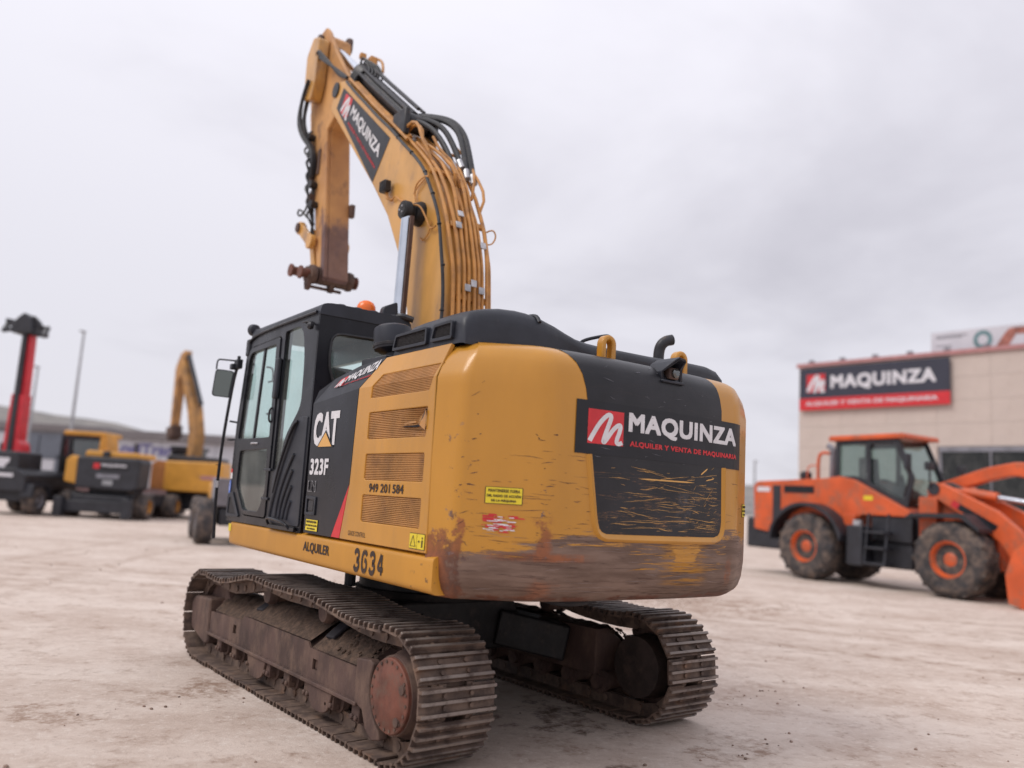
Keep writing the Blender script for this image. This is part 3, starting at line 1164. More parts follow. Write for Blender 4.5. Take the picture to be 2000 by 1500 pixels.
LV = [(1.565, 1.76), (1.87, 2.06), (2.17, 2.37)]
lv_holes = [rounded([(-1.325, a), (-1.325, c), (-2.19, c), (-2.19, a)], .015, 2) for a, c in LV]
# the top grille spans the bend
_up1 = [(-1.33, 2.48), (-1.34, BEND), (-2.235, BEND), (-2.19, 2.48)]
low = [(-2.30, 1.415), (-2.272, BEND), (-2.235, BEND), (-2.19, 2.48), (-1.33, 2.48), (-1.34, BEND), (-1.115, BEND), (-1.085, 1.83), (-.985, 1.415)]
high = [(-2.272, BEND), (-2.30, TOPZ), (-1.37, TOPZ), (-1.115, BEND), (-1.34, BEND), (-1.44, 2.655), (-2.265, 2.66), (-2.235, BEND)]
door = flank_panel([low, high], [lv_holes, []], 'engine_door', 'yellow_paint')
bev = door.modifiers.new('edge', 'BEVEL')
bev.width = .006
bev.segments = 2
bev.limit_method = 'ANGLE'
bev.angle_limit = R(50)

# corrugated grilles behind the openings
for a, c in LV + [(2.48, 2.66)]:
    b = B()
    n = 17
    dz = (c - a + .02) / n
    for k in range(n):
        z0 = a - .01 + k * dz
        pr = []
        for zz, dep in ((z0, .017), (z0 + dz * .25, .008), (z0 + dz * .75, .008), (z0 + dz, .017)):
            pr.append((zz, dep))
        for (za, da), (zb, db) in zip(pr, pr[1:]):
            sag = [0, 0]
            segs = 16
            for i in range(segs):
                row = []
                for (yy, zz, dd) in ((i, za, da), (i + 1, za, da), (i + 1, zb, db), (i, zb, db)):
                    y = -1.31 - yy / segs * .90
                    if zz > 2.5:
                        y -= (zz - 2.5) * .5
                    d = dd
                    if a == 2.17 and yy > 9:              # dent in the second grille
                        w = math.exp(-((yy - 13.6) / 2.3) ** 2 - ((zz - 2.29) / .07) ** 2)
                        d += .055 * w
                    p = flank(y, zz, -d)
                    row.append(b.bm.verts.new(p))
                b.bm.faces.new(row)
    bmesh.ops.remove_doubles(b.bm, verts=b.bm.verts[:], dist=1e-5)
    gr = b.build('louvre_grille', 'grille_paint', door, angle=0)
    if a == 2.17:
        gr['label'] = 'louvre grille torn open at its rear end'
# torn flap of the second grille
b = B()
b.prism([(-1.86, 2.245), (-2.09, 2.252), (-2.13, 2.30), (-2.168, 2.355), (-2.15, 2.29), (-2.12, 2.24), (-2.04, 2.235)], 0, XL - .001, XL + .012)
b.build('tear', 'shade_inside', door)
sheet(quad((XL - .004, -2.10, 2.25), (XL - .010, -2.19, 2.21), (XL - .012, -2.195, 2.34), (XL + .008, -2.15, 2.355)), 'grille_paint', door, 4, 4, 'torn_flap')
B().bar((XL - .006, -1.92, 2.262), (XL - .014, -2.09, 2.268), .02, .012).build('bent_edge', 'grille_paint', door)

lettering('949', left(-1.43, 1.782, -1.572, 1.845), 'print_dark', door, .03, 1.05)
lettering('201', left(-1.610, 1.782, -1.752, 1.845), 'print_dark', door, .03, 1.05)
lettering('584', left(-1.792, 1.782, -1.95, 1.845), 'print_dark', door, .03, 1.05)
lettering('GRADE CONTROL', left(-1.14, 1.452, -1.43, 1.487), 'print_dark', door, .0)
fn = left(-2.085, 1.432, -2.285, 1.535)
sheet(rect(fn, 0, 0, 1, 1), 'print_dark', door, name='pictogram_border')
fn = left(-2.088, 1.436, -2.282, 1.531, .0045)
sheet(rect(fn, 0, 0, .49, 1), 'sticker_yellow', door, name='pictogram')
sheet(rect(fn, .51, 0, 1, 1), 'sticker_yellow', door, name='pictogram')
fn = left(-2.088, 1.436, -2.282, 1.531, .006)
for pth, w in (([(.08, .15), (.24, .88), (.42, .15), (.08, .15)], .035), ([(.60, .5), (.74, .5)], .05), ([(.66, .4), (.60, .5), (.66, .6)], .03)):
    me_pts = [Vector(p) for p in pth]
    for p0, p1 in zip(me_pts, me_pts[1:]):
        stroke([p0, p1], w, fn, 'print_dark', door, 'pictogram_line')
stroke([(.86, .12), (.86, .62)], .09, fn, 'print_dark', door, 'pictogram_line')
stroke([(.86, .68), (.86, .82)], .07, fn, 'print_dark', door, 'pictogram_line')

# black forward door with white print
blk_low = [(-.985, 1.415), (-1.085, 1.83), (-1.115, BEND), (-.24, 2.50), (-.275, 1.415)]
b_low = [(-.830, 1.415), (-1.083, 1.83), (-1.111, BEND), (-.24, 2.50), (-.275, 1.415)]
b_high = [(-1.111, BEND), (-1.363, TOPZ), (-.95, 2.775), (-.55, 2.70), (-.30, 2.61), (-.24, 2.50)]
pump = flank_panel([b_low, b_high], [[], []], 'pump_door', 'black_paint')
st = B()
st.prism([(-.834, 1.418), (-.982, 1.418), (-1.084, 1.825)], 0, XL - .0005, XL + .02)
st.build('red_stripe', 'sticker_red', pump)
f = left(-.31, 2.13, -.81, 2.415)
# condensed heavy word with a triangle under its middle letter
for ch, u0, u1 in (('C', 0, .33), ('A', .31, .70), ('T', .66, 1.0)):
    lettering(ch, rect(f, u0, .02 if ch == 'C' else 0.03, u1, 1), 'sticker_white', pump, .06)
f2 = left(-.31, 2.13, -.81, 2.415, .0055)
f3 = left(-.31, 2.13, -.81, 2.415, .008)
for ff, mat, e in ((f2, 'sticker_black', .055), (f3, 'logo_orange', 0)):
    B_ = B()
    B_.bm.faces.new([B_.bm.verts.new(ff(*p)) for p in ((.24 - e, -.01 - e * .3), (.79 + e, -.01 - e * .3), (.515, .40 + e * 1.5))])
    B_.build('emblem', mat, pump, angle=0)
lettering('323F', left(-.30, 1.895, -.67, 2.03), 'sticker_white', pump, .05, 1.08)
lettering('LN', left(-.29, 1.755, -.455, 1.845), 'zinc', pump, .035, 1.05)
lettering('LN', rect(left(-.29, 1.755, -.455, 1.845, .005), .06, .06, .94, .94), 'sticker_black', pump, .012, 1.12)
lt = B().holed([(-.285, 1.56), (-.285, 1.72), (-.49, 1.715), (-.49, 1.565)], [[(-.315, 1.585), (-.315, 1.695), (-.46, 1.69), (-.46, 1.59)]], 0, XL - .012, XL + .002).build('door_latch', 'black_plastic', pump, bevel=.004)
B().box((XL - .006, -.44, 1.60), (XL - .002, -.34, 1.68)).build('latch_paddle', 'dark_steel', lt, bevel=.002)


def warning(fn_at, parent, frame=None):
    sheet(fn_at(.003), 'print_dark', parent, 4, 1, 'warning_sticker', frame)
    sheet(rect(fn_at(.0045), .02, .03, .98, .97), 'sticker_yellow', parent, 4, 1, 'warning_sticker', frame)
    for i, (s, w) in enumerate((('MANTENERSE FUERA', .84), ('DEL RADIO DE ACCIÓN', .90), ('DE LA MÁQUINA', .66))):
        v1 = .88 - i * .29
        lettering(s, rect(fn_at(.006), .5 - w / 2, v1 - .19, .5 + w / 2, v1), 'print_dark', parent, .045, 1.08, frame)


warning(lambda l: left(-.315, 1.435, -.565, 1.53, l), pump)
# company strip on the leaning shoulder
def shoulder(u, v, lift=.004):
    y = -.62 - u * .62
    z = 2.585 + u * .035 + v * (.10 + .075 * u)
    return flank(y - v * .10, z, lift)


sheet(rect(shoulder, -.06, .30, .16, 1.0), 'sticker_red', pump, 4, 2, 'emblem')
stroke(M_STROKE, .17, rect(lambda u, v: shoulder(u, v, .006), -.05, .28, .14, .95), 'sticker_white', pump)
lettering('MAQUINZA', rect(shoulder, .17, .42, 1.0, 1.0), 'sticker_white', pump, .035)
lettering('ALQUILER Y VENTA DE MAQUINARIA', rect(shoulder, .14, .22, .94, .33), 'sticker_red', pump, .02)

# --- counterweight
plan = [(XC - 1.475, -2.285), (XC - 1.415, -2.52), (XC - .93, -2.80), (XC - .45, -2.85), (XC + .45, -2.85), (XC + .95, -2.805), (XC + 1.415, -2.52), (XC + 1.475, -2.285)]
planr = rounded(plan, [0, .05, .10, .4, .4, .10, .05, 0], 8)
_px = [p[0] for p in planr]


def inset(z):
    T = [(1.15, .13), (1.17, .085), (1.21, .048), (1.28, .02), (1.40, .003), (1.5, 0), (2.56, 0), (2.66, .006), (2.72, .022), (2.765, .055), (2.795, .10), (2.815, .16), (2.83, .27)]
    for (a, da), (c, dc) in zip(T, T[1:]):
        if a <= z <= c:
            return da + (dc - da) * (z - a) / (c - a)
    return T[0][1] if z < T[0][0] else T[-1][1]


def rear_y(x):
    for a, c in zip(planr, planr[1:]):
        if a[0] <= x <= c[0] and c[0] > a[0]:
            return a[1] + (c[1] - a[1]) * (x - a[0]) / (c[0] - a[0])
    return -2.6


def rear(x, z, lift=0.0):
    s = (rear_y(x + .01) - rear_y(x - .01)) / .02
    n = Vector((s, -1, 0)).normalized()
    y = rear_y(x) + inset(z)
    dz = (inset(z + .005) - inset(z - .005)) / .01
    nn = Vector((n.x, n.y, dz)).normalized()
    return Vector((x, y, z)) + nn * lift


zs = [1.15, 1.158, 1.17, 1.19, 1.21, 1.245, 1.28, 1.34, 1.40, 1.5] + [1.5 + .1 * k for k in range(1, 11)] + [2.56, 2.60, 2.64, 2.68, 2.71, 2.74, 2.765, 2.785, 2.80, 2.815, 2.824, 2.83]
b = B()
rows = []
for z in zs:
    d = inset(z)
    row = []
    for i, p in enumerate(planr):
        a, c = Vector(planr[max(0, i - 1)]), Vector(planr[min(len(planr) - 1, i + 1)])
        t = (c - a).normalized()
        n = Vector((-t.y, t.x))                # points forward, inwards
        lean = max(0, min(1, (z - 2.56) / .25)) * .085
        wl_, wr_ = max(0, min(1, (-1.20 - p[0]) / .14)), max(0, min(1, (p[0] - 1.36) / .14))
        row.append(b.bm.verts.new((p[0] + n.x * d * .7 + lean * (wl_ - wr_), p[1] + max(n.y, .25) * d, z)))
    rows.append(row)
for a, c in zip(rows, rows[1:]):
    for j in range(len(a) - 1):
        b.bm.faces.new((a[j], a[j + 1], c[j + 1], c[j]))
for row, fl in ((rows[0], 1), (rows[-1], 0)):
    v0 = [b.bm.verts.new((v.co.x * .98 + XC * .02, -2.25, v.co.z)) for v in row]
    for j in range(len(row) - 1):
        q = (row[j], row[j + 1], v0[j + 1], v0[j])
        b.bm.faces.new(q[::-1] if fl else q)
cwt = b.build('counterweight', 'worn_counterweight', EX, frame=UP, angle=24)

# black inset panel over the top edge
def pan_l(z):
    T = [(1.60, -.36), (1.615, -.395), (1.64, -.42), (1.70, -.435), (2.45, -.555), (2.55, -.575), (2.64, -.605), (2.72, -.65), (2.78, -.70), (2.83, -.74)]
    for (a, da), (c, dc) in zip(T, T[1:]):
        if a <= z <= c:
            return da + (dc - da) * (z - a) / (c - a)
    return T[0][1]


def pan_r(z):
    T = [(1.60, .74), (1.615, .785), (1.64, .81), (1.70, .825), (2.55, .80), (2.66, .775), (2.74, .745), (2.83, .70)]
    for (a, da), (c, dc) in zip(T, T[1:]):
        if a <= z <= c:
            return da + (dc - da) * (z - a) / (c - a)
    return T[0][1]


pz = [1.60, 1.608, 1.615, 1.628, 1.64, 1.67, 1.70] + [1.75 + .1 * k for k in range(8)] + [2.5, 2.55, 2.60, 2.64, 2.68, 2.70, 2.72, 2.74, 2.76, 2.78, 2.795, 2.81, 2.822, 2.829]
b = B()
rows = []
for z in pz:
    l, r_ = pan_l(z), pan_r(z)
    rows.append([b.bm.verts.new(rear(l + (r_ - l) * i / 24, z, .0025)) for i in range(25)])
for a, c in zip(rows, rows[1:]):
    for j in range(24):
        b.bm.faces.new((a[j], a[j + 1], c[j + 1], c[j]))
panel = b.build('rear_panel', 'scratched_black_panel', cwt, angle=60)
rim_in = [(pan_l(z), z) for z in (2.12, 2.0, 1.9, 1.8, 1.72, 1.68)] + [(-.415, 1.635), (-.392, 1.612), (-.355, 1.60), (-.2, 1.598), (0, 1.597), (.2, 1.597), (.4, 1.597), (.6, 1.598), (.735, 1.60), (.785, 1.613), (.808, 1.636)] + [(pan_r(z), z) for z in (1.68, 1.72, 1.8, 1.9, 2.0, 2.12)]
b = B()
rows = []
for k, (x, z) in enumerate(rim_in):
    a, c = Vector(rim_in[max(0, k - 1)]), Vector(rim_in[min(len(rim_in) - 1, k + 1)])
    t = (c - a).normalized()
    o2 = Vector((t.y, -t.x)) * -1 if False else Vector((-t.y, t.x)) * -1
    w = .036
    rows.append([b.bm.verts.new(rear(x + o2.x * d * w, z + o2.y * d * w, l)) for d, l in ((0, .003), (.25, .006), (.85, .020), (1.1, .016), (1.5, -.004))])
for a, c in zip(rows, rows[1:]):
    for k in range(4):
        b.bm.faces.new((a[k], c[k], c[k + 1], a[k + 1]))
b.build('panel_rim', 'yellow_paint', cwt, angle=50)

# company board across the rear
def board(lift):
    return lambda u, v: rear(-.645 + u * 1.735, 2.118 + v * .355, lift)


dec = sheet(board(.005), 'sticker_black', cwt, 30, 3, 'company_board')
f = board(.0065)
sheet(rect(f, .055, .20, .232, .85), 'sticker_red', dec, 6, 2, 'emblem')
stroke(M_STROKE, .125, rect(board(.008), .06, .205, .228, .845), 'sticker_white', dec)
lettering('MAQUINZA', rect(f, .258, .435, .945, .875), 'sticker_white', dec, .045, 1.07)
lettering('ALQUILER Y VENTA DE MAQUINARIA', rect(f, .268, .205, .952, .325), 'sticker_red', dec, .05, 1.08)
warning(lambda l: (lambda u, v: rear(-1.182 + u * .209, 1.757 + v * .106, l)), cwt)
warning(lambda l: (lambda u, v: rear(1.30 + u * .18, 1.757 + v * .106, l)), cwt)
# remains of a peeled red sticker
rnd = random.Random(3)
b = B()
for i in range(46):
    for _ in range(1):
        u, z = rnd.random(), rnd.random()
        if .42 < z < .58 and rnd.random() < .7:
            continue
        w, h = rnd.uniform(.02, .08), rnd.uniform(.003, .012)
        x0, z0 = -1.195 + u * .17, 1.585 + z * .105
        b.bm.faces.new([b.bm.verts.new(rear(x0 + a * w * (1 if k % 2 else rnd.uniform(.6, 1)), z0 + c * h - .12 * w, .003 + i * .00004)) for k, (a, c) in enumerate(((0, 0), (1, 0), (1, 1), (0, 1)))])
b.build('peeled_sticker', 'sticker_red', cwt, angle=0)
b = B()
for i in range(34):
    u, z = rnd.random(), rnd.random()
    w, h = rnd.uniform(.012, .05), rnd.uniform(.002, .006)
    x0, z0 = -1.19 + u * .17, 1.59 + z * .09
    b.bm.faces.new([b.bm.verts.new(rear(x0 + a * w, z0 + c * h - .12 * w, .005 + i * .00003)) for a, c in ((0, 0), (1, 0), (1, 1), (0, 1))])
b.build('peeled_sticker', 'sticker_white', cwt, angle=0)
# bright long gouges in the black paint
for (xa, za, xb, zb, w) in ((-.08, 1.982, .49, 1.988, .010), (.56, 2.05, .64, 2.10, .012), (.62, 2.01, .72, 2.03, .007)):
    b = B()
    b.grid(lambda u, v: rear(xa + (xb - xa) * u, za + (zb - za) * u + (v - .5) * w * min(1, 6 * u + .1, 6 * (1 - u) + .1), .0045), 14, 1)
    b.build('gouge', 'logo_orange', panel, angle=0)

def scratches(n, xr, zr, ln, wd, mat, parent, name, lift, seed, slope=.06):
    rnd = random.Random(seed)
    b = B()
    for i in range(n):
        x0, z0 = rnd.uniform(*xr), zr[0] + (zr[1] - zr[0]) * rnd.random() ** 1.3
        L = ln[0] + (ln[1] - ln[0]) * rnd.random() ** 2.2
        w = rnd.uniform(*wd)
        sl, cv = rnd.gauss(0, slope), rnd.gauss(0, .05)
        m = max(2, int(L / .04))
        prev = None
        for k in range(m + 1):
            t = k / m
            x = x0 + L * t
            if x > xr[1]:
                break
            z = z0 + L * t * sl + L * cv * t * (1 - t) + rnd.gauss(0, .0012)
            ww = w * (.25 + 1.5 * min(t, 1 - t)) * rnd.uniform(.5, 1.1)
            cur = [b.bm.verts.new(rear(x, z - ww / 2, lift)), b.bm.verts.new(rear(x, z + ww / 2, lift))]
            if prev:
                b.bm.faces.new((prev[0], cur[0], cur[1], prev[1]))
            prev = cur
    b.build(name, mat, parent, angle=0, kind='stuff')


scratches(95, (-.36, .78), (1.63, 2.06), (.03, .50), (.0018, .0045), 'logo_orange', panel, 'scratch', .0045, 4, .07)
scratches(14, (.45, .78), (1.70, 2.12), (.03, .12), (.002, .006), 'logo_orange', panel, 'scratch', .0048, 9, .7)
scratches(30, (-.50, .72), (2.1, 2.78), (.02, .12), (.0015, .003), 'far_grey', panel, 'scratch', .0086, 12, .2)
scratches(70, (-1.30, -.42), (1.50, 2.12), (.02, .22), (.0015, .0045), 'scratch_brown', cwt, 'scratch', .0015, 5, .05)
scratches(26, (-1.33, -1.22), (1.5, 2.62), (.01, .05), (.003, .010), 'scratch_brown', cwt, 'scratch', .0015, 15, .5)
scratches(22, (-.93, -.76), (1.5, 2.22), (.01, .09), (.003, .010), 'scratch_brown', cwt, 'scratch', .0016, 16, .3)
scratches(30, (.82, 1.30), (1.45, 2.5), (.02, .16), (.002, .005), 'scratch_brown', cwt, 'scratch', .0016, 17, .1)
scratches(150, (-1.25, 1.36), (1.17, 1.60), (.05, .60), (.0015, .004), 'scratch_brown', cwt, 'scratch', .0018, 6, .02)
scratches(70, (-1.2, 1.3), (1.22, 1.62), (.05, .4), (.0015, .004), 'scratch_pale', cwt, 'scratch', .0021, 7, .02)
scratches(60, (-.2, .9), (1.36, 1.60), (.05, .5), (.002, .007), 'yellow_paint', cwt, 'scratch', .0023, 8, .015)

# lifting eyes, camera hood
for ex in (-.185, .575):
    arch = [(ex - .068, 2.80), (ex - .068, 2.935)] + [(ex + .068 * cos(R(180 - 15 * k)), 2.935 + .068 * sin(R(180 - 15 * k))) for k in range(1, 12)] + [(ex + .068, 2.935), (ex + .068, 2.80)]
    hole = [(ex + .03 * cos(R(a)), (2.905 if 180 < a < 360 else 2.935) + .034 * sin(R(a))) for a in range(0, 360, 24)]
    hole = [(ex - .029, 2.83), (ex - .029, 2.937), (ex - .020, 2.957), (ex, 2.967), (ex + .020, 2.957), (ex + .029, 2.937), (ex + .027, 2.83)]
    B().holed(arch, [hole], 1, -2.62, -2.55).build('lifting_eye', 'yellow_paint', cwt, bevel=.012)
arch = [(.13, 2.70), (.115, 2.76), (.15, 2.83), (.21, 2.868), (.28, 2.86), (.335, 2.80), (.345, 2.70)]
arin = [(.155, 2.70), (.145, 2.76), (.17, 2.815), (.215, 2.845), (.27, 2.838), (.312, 2.79), (.318, 2.70)]
hb_ = B().prism(arch + arin[::-1], 1, -2.93, -2.70)
for v in hb_.bm.verts:
    if v.co.y < -2.9 and v.co.z < 2.82:
        v.co.y += .09
hoodc = hb_.build('camera_hood', 'black_plastic', cwt, bevel=.006)
B().box((.185, -2.86, 2.715), (.285, -2.74, 2.80)).build('camera_body', 'track_frame_steel', hoodc, bevel=.012)
B().lathe([(0, .032), (.02, .034), (.03, .02)], (.235, -2.86, 2.757), (0, -1, 0), 16).build('camera_lens', 'dark_glass', hoodc)
B().box((.12, -2.86, 2.685), (.35, -2.74, 2.705)).build('camera_bracket', 'black_plastic', hoodc, bevel=.006)

# --- black engine hood with side vents
HX = [(-1.29, 2.80), (-1.285, 2.93), (-1.27, 2.985), (-1.22, 3.035), (-1.10, 3.075), (-.98, 3.10), (-.84, 3.112), (-.74, 3.11), (-.62, 3.095), (-.50, 3.065), (-.40, 3.03), (-.30, 3.0), (-.18, 2.985), (.0, 2.98), (.5, 2.985), (.95, 3.0), (1.15, 3.0), (1.27, 2.975), (1.33, 2.92), (1.34, 2.80)]
b = B()
ys = [(-2.40, .62), (-2.39, .80), (-2.365, .92), (-2.33, .975), (-2.25, 1.0), (-2.1, 1.0), (-1.75, .97), (-1.6, .93), (-1.52, .86), (-1.46, .74), (-1.41, .56), (-1.37, .34), (-1.345, .05)]
rows = []
for y, k in ys:
    rows.append([b.bm.verts.new((x + (0 if k > .9 else .04 * (1 - k) * (1 if x < 0 else -1)), y, 2.78 + (z - 2.78) * k)) for x, z in HX])
for a, c in zip(rows, rows[1:]):
    for j in range(len(a) - 1):
        b.bm.faces.new((a[j], a[j + 1], c[j + 1], c[j]))
b.bm.faces.new(rows[0])
b.bm.faces.new(rows[-1][::-1])
hood = b.build('engine_hood', 'black_plastic', EX, frame=UP, angle=48)
# raised seam over the hump
b = B()
seam = []
for y, k in ys[1:-2]:
    seam.append((-.66, y - .004, 2.78 + (3.102 - 2.78) * k + .004))
b.tube(seam, .016, 8)
b.build('hood_seam', 'black_plastic', hood)
for y0, y1 in ((-1.46, -1.92), (-2.02, -2.26)):
    f_ = lambda y, z, e=0.0: (y, z)
    fr_ = B().holed(rounded([(y0 + .025, 2.84), (y0 - .015, 2.96), (y1 - .02, 2.965), (y1 - .02, 2.835)], .02), [rounded([(y0, 2.862), (y0 - .03, 2.94), (y1, 2.945), (y1, 2.857)], .01)], 0, -1.312, -1.275).build('vent_frame', 'black_plastic', hood, bevel=.006)
    vb = B()
    for k in range(11):
        z = 2.853 + k * .0095
        vb.box((-1.297, y1 - .01, z), (-1.291, y0 + .005, z + .004))
    vb.box((-1.290, y1 - .01, 2.85), (-1.286, y0 + .005, 2.955))
    vb.build('vent_mesh', 'dark_mesh', fr_)
# handrail, exhaust
B().tube([(.05, -2.0, 3.02), (.07, -2.0, 3.08), (.33, -2.0, 3.165), (.385, -2.0, 3.165), (.40, -2.0, 3.12), (.40, -2.0, 2.98)], .014, 8, smooth=2).build('handrail', 'black_paint', hood)
b = B()
b.tube([(.955, -2.0, 2.95), (.955, -2.0, 3.13), (.965, -2.02, 3.19), (1.0, -2.04, 3.225), (1.055, -2.06, 3.24)], .047, 16, smooth=3)
b.build('exhaust_pipe', 'dark_steel', hood)
b = B()
for x, y in ((-.62, -2.38), (-.46, -2.40)):
    b.lathe([(0, .022), (.02, .022), (.028, .012)], (x, y, 2.845), (0, 0, 1), 10)
b.build('hood_bolt', 'zinc', hood, kind='stuff')
# air pre-cleaner behind the cab
pc = B().lathe([(0, .03), (.01, .11), (.035, .155), (.06, .16), (.19, .158), (.215, .152), (.235, .12), (.245, .04)], (-1.06, -.98, 2.905), (-.05, .10, 1), 30).build('air_precleaner', 'black_plastic', EX, frame=UP)
B().lathe([(.055, .165), (.075, .166), (.08, .160)], (-1.06, -.98, 2.905), (-.05, .10, 1), 30).build('cleaner_ring', 'dark_steel', pc)
B().cyl((-1.05, -1.0, 2.70), (-1.055, -.99, 2.92), .07).build('cleaner_neck', 'black_plastic', pc)
B().box((-1.30, -1.32, 2.78), (-.85, -.9, 2.83)).build('cleaner_shelf', 'black_plastic', pc, bevel=.01)

# --- cab
CX0, CX1 = XL, -.50
cab_outer = rounded([(-.185, 1.41), (-.185, 3.36), (1.55, 3.36), (1.68, 3.25), (1.80, 2.40), (1.82, 1.40)], [.02, .06, .08, .08, .05, .02])
door_open = rounded([(1.60, 3.20), (.70, 3.22), (.655, 2.4), (.655, 1.475), (1.33, 1.475), (1.60, 1.72), (1.74, 2.22)], [.10, .04, .02, .04, .10, .08, .04])
rear_pane = rounded([(.60, 3.245), (.17, 3.255), (.07, 2.95), (.05, 2.50), (.36, 2.24), (.47, 1.93), (.605, 1.93)], [.03, .16, .2, .10, .10, .04, .02])
cab = B().holed(cab_outer, [door_open, rear_pane], 0, CX0, CX0 + .07).build('cab', 'black_paint', EX, frame=UP, bevel=.008)
B().holed(cab_outer, [rounded([(1.62, 3.1), (.1, 3.1), (.1, 2.2), (1.72, 2.2)], .06)], 0, CX1 - .06, CX1).build('inner_side_frame', 'black_paint', cab)
# rear wall with its window
win = rounded([(-1.285, 2.86), (-1.275, 3.15), (-.57, 3.17), (-.56, 2.62), (-1.18, 2.62)], [.10, .10, .06, .04, .14])
B().holed([(CX0 + .002, 1.41), (CX0 + .002, 3.35), (CX1, 3.35), (CX1, 1.41)], [win], 1, -.20, -.15).build('rear_wall', 'black_paint', cab)
seal = [Vector((x, -.205, z)) for x, z in win]
B().tube(seal + [seal[0]], .013, 6, cap=False, smooth=0).build('window_seal', 'rubber_hose', cab)
B().prism(rounded([(-1.29, 2.855), (-1.28, 3.155), (-.565, 3.175), (-.555, 2.615), (-1.18, 2.615)], .1), 1, -.18, -.172).build('window_pane', 'cab_glass', cab, label='rear window pane of the cab')
# corner pillar edge and roof
b = B()
b.prism(rounded([(CX0 - .004, 3.33), (CX0 + .01, 3.395), (CX0 + .10, 3.415), (CX1 - .06, 3.415), (CX1, 3.36), (CX1, 3.30), (CX0 - .004, 3.30)], [.02, .03, .04, .05, .03, 0, 0]), 1, -.21, 1.58)
for y in (.05, .45):
    b.prism(rounded([(CX0 + .16, 3.40), (CX0 + .22, 3.435), (CX1 - .2, 3.435), (CX1 - .1, 3.40)], .02), 1, y, y + .22)
rf = b.build('roof', 'black_plastic', cab, bevel=.012)
b = B()
for x in (-1.18, -1.02, -.86, -.64):
    b.lathe([(0, .055), (.02, .055), (.035, .04)], (x, -.12, 3.40), (0, 0, 1), 14)
b.build('roof_cap', 'black_plastic', rf)
B().tube([(CX0 - .012, -.15, 3.325), (CX0 - .012, 1.52, 3.325), (CX0 - .008, 1.66, 3.22)], .014, 6).build('rain_gutter', 'black_paint', cab)
b = B()
b.box((CX0 + .02, -.15, 1.36), (CX1, 1.8, 1.44))
b.prism([(1.70, 1.44), (1.80, 1.44), (1.79, 2.15), (1.74, 2.15)], 0, CX0 + .06, CX1)
b.build('cab_floor', 'interior', cab)
for x in (CX0 + .035, CX1 - .03):
    B().bar((x, 1.80, 1.45), (x, 1.785, 2.4), .06, .06, (1, 0, 0)).bar((x, 1.785, 2.4), (x, 1.645, 3.3), .06, .06, (1, 0, 0)).build('front_pillar', 'black_paint', cab, bevel=.01)
b = B()
b.bm.faces.new([b.bm.verts.new(p) for p in ((CX0 + .06, 1.80, 2.12), (CX1 - .06, 1.80, 2.12), (CX1 - .06, 1.65, 3.26), (CX0 + .06, 1.65, 3.26))])
b.build('windscreen', 'cab_glass', cab)
# seat and console inside
b = B()
b.prism(rounded([(.30, 1.85), (.85, 1.85), (.88, 1.98), (.46, 1.96), (.34, 2.70), (.20, 2.70), (.24, 1.95)], .05), 0, -1.18, -.72)
b.prism(rounded([(.19, 2.70), (.31, 2.70), (.28, 2.92), (.20, 2.92)], .04), 0, -1.06, -.84)
b.box((-1.1, .35, 1.44), (-.8, .8, 1.86))
b.build('driver_seat', 'interior', cab, bevel=.03)
b = B()
for x in (-1.27, -.66):
    b.box((x, .45, 1.44), (x + .10, 1.05, 2.10))
    b.tube([(x + .05, 1.0, 2.1), (x + .05, 1.04, 2.30)], .022)
b.box((-.68, 1.45, 2.0), (-.58, 1.52, 2.28))
b.build('control_console', 'interior', cab, bevel=.02)
B().tube([(-1.2, 1.52, 2.86), (-1.2, 1.30, 2.86), (-1.2, 1.30, 2.52), (-1.2, 1.48, 2.52)], .011).tube([(-1.2, 1.62, 3.03), (-1.2, 1.42, 3.0), (-1.2, 1.40, 2.86)], .010).build('grab_rail', 'interior', cab)

# door, slightly proud of its opening
ins = lambda poly, d: [tuple(Vector(p) + (Vector((1.15, 2.35)) - Vector(p)).normalized() * d) for p in poly]
up_pane = rounded([(1.555, 3.135), (.80, 3.145), (.745, 2.24), (1.665, 2.24)], [.10, .02, .03, .03])
lo_pane = rounded([(1.56, 2.12), (.77, 2.13), (.715, 1.74), (.86, 1.53), (1.31, 1.53), (1.57, 1.76)], [.04, .03, .06, .05, .05, .06])
dr = B().holed(ins(door_open, .012), [up_pane, lo_pane], 0, CX0 - .012, CX0 + .045).build('door', 'black_paint', cab, bevel=.008)
for pn, lb in ((up_pane, 'upper door pane'), (lo_pane, 'lower door pane')):
    B().prism(pn, 0, CX0 + .010, CX0 + .016).build('window_pane', 'cab_glass' if pn is up_pane else 'cab_glass', dr, label=lb)
B().prism([(1.215, 2.24), (1.255, 2.24), (1.175, 3.14), (1.135, 3.14)], 0, CX0 + .0, CX0 + .022).build('window_slide_bar', 'black_paint', dr)
hd = B().box((CX0 - .05, .60, 2.60), (CX0 - .005, .69, 2.99)).build('door_handle_box', 'black_plastic', dr, bevel=.015)
B().tube([(CX0 - .012, .745, 2.52), (CX0 - .035, .74, 2.50), (CX0 - .035, .74, 2.40), (CX0 - .012, .745, 2.38)], .010).build('door_lock', 'dark_steel', dr)
B().tube([(CX0 - .012, 1.22, 2.185), (CX0 - .032, 1.18, 2.187), (CX0 - .032, 1.08, 2.187), (CX0 - .012, 1.04, 2.185)], .010).build('door_handle', 'zinc', dr)
for z in (1.93, 1.66):
    B().box((CX0 - .022, .60, z - .012), (CX0 - .006, .78, z + .012)).build('door_hinge', 'black_plastic', dr, bevel=.004)
B().prism(rear_pane, 0, CX0 + .022, CX0 + .028).build('window_pane', 'cab_glass', cab, label='narrow side pane behind the door')
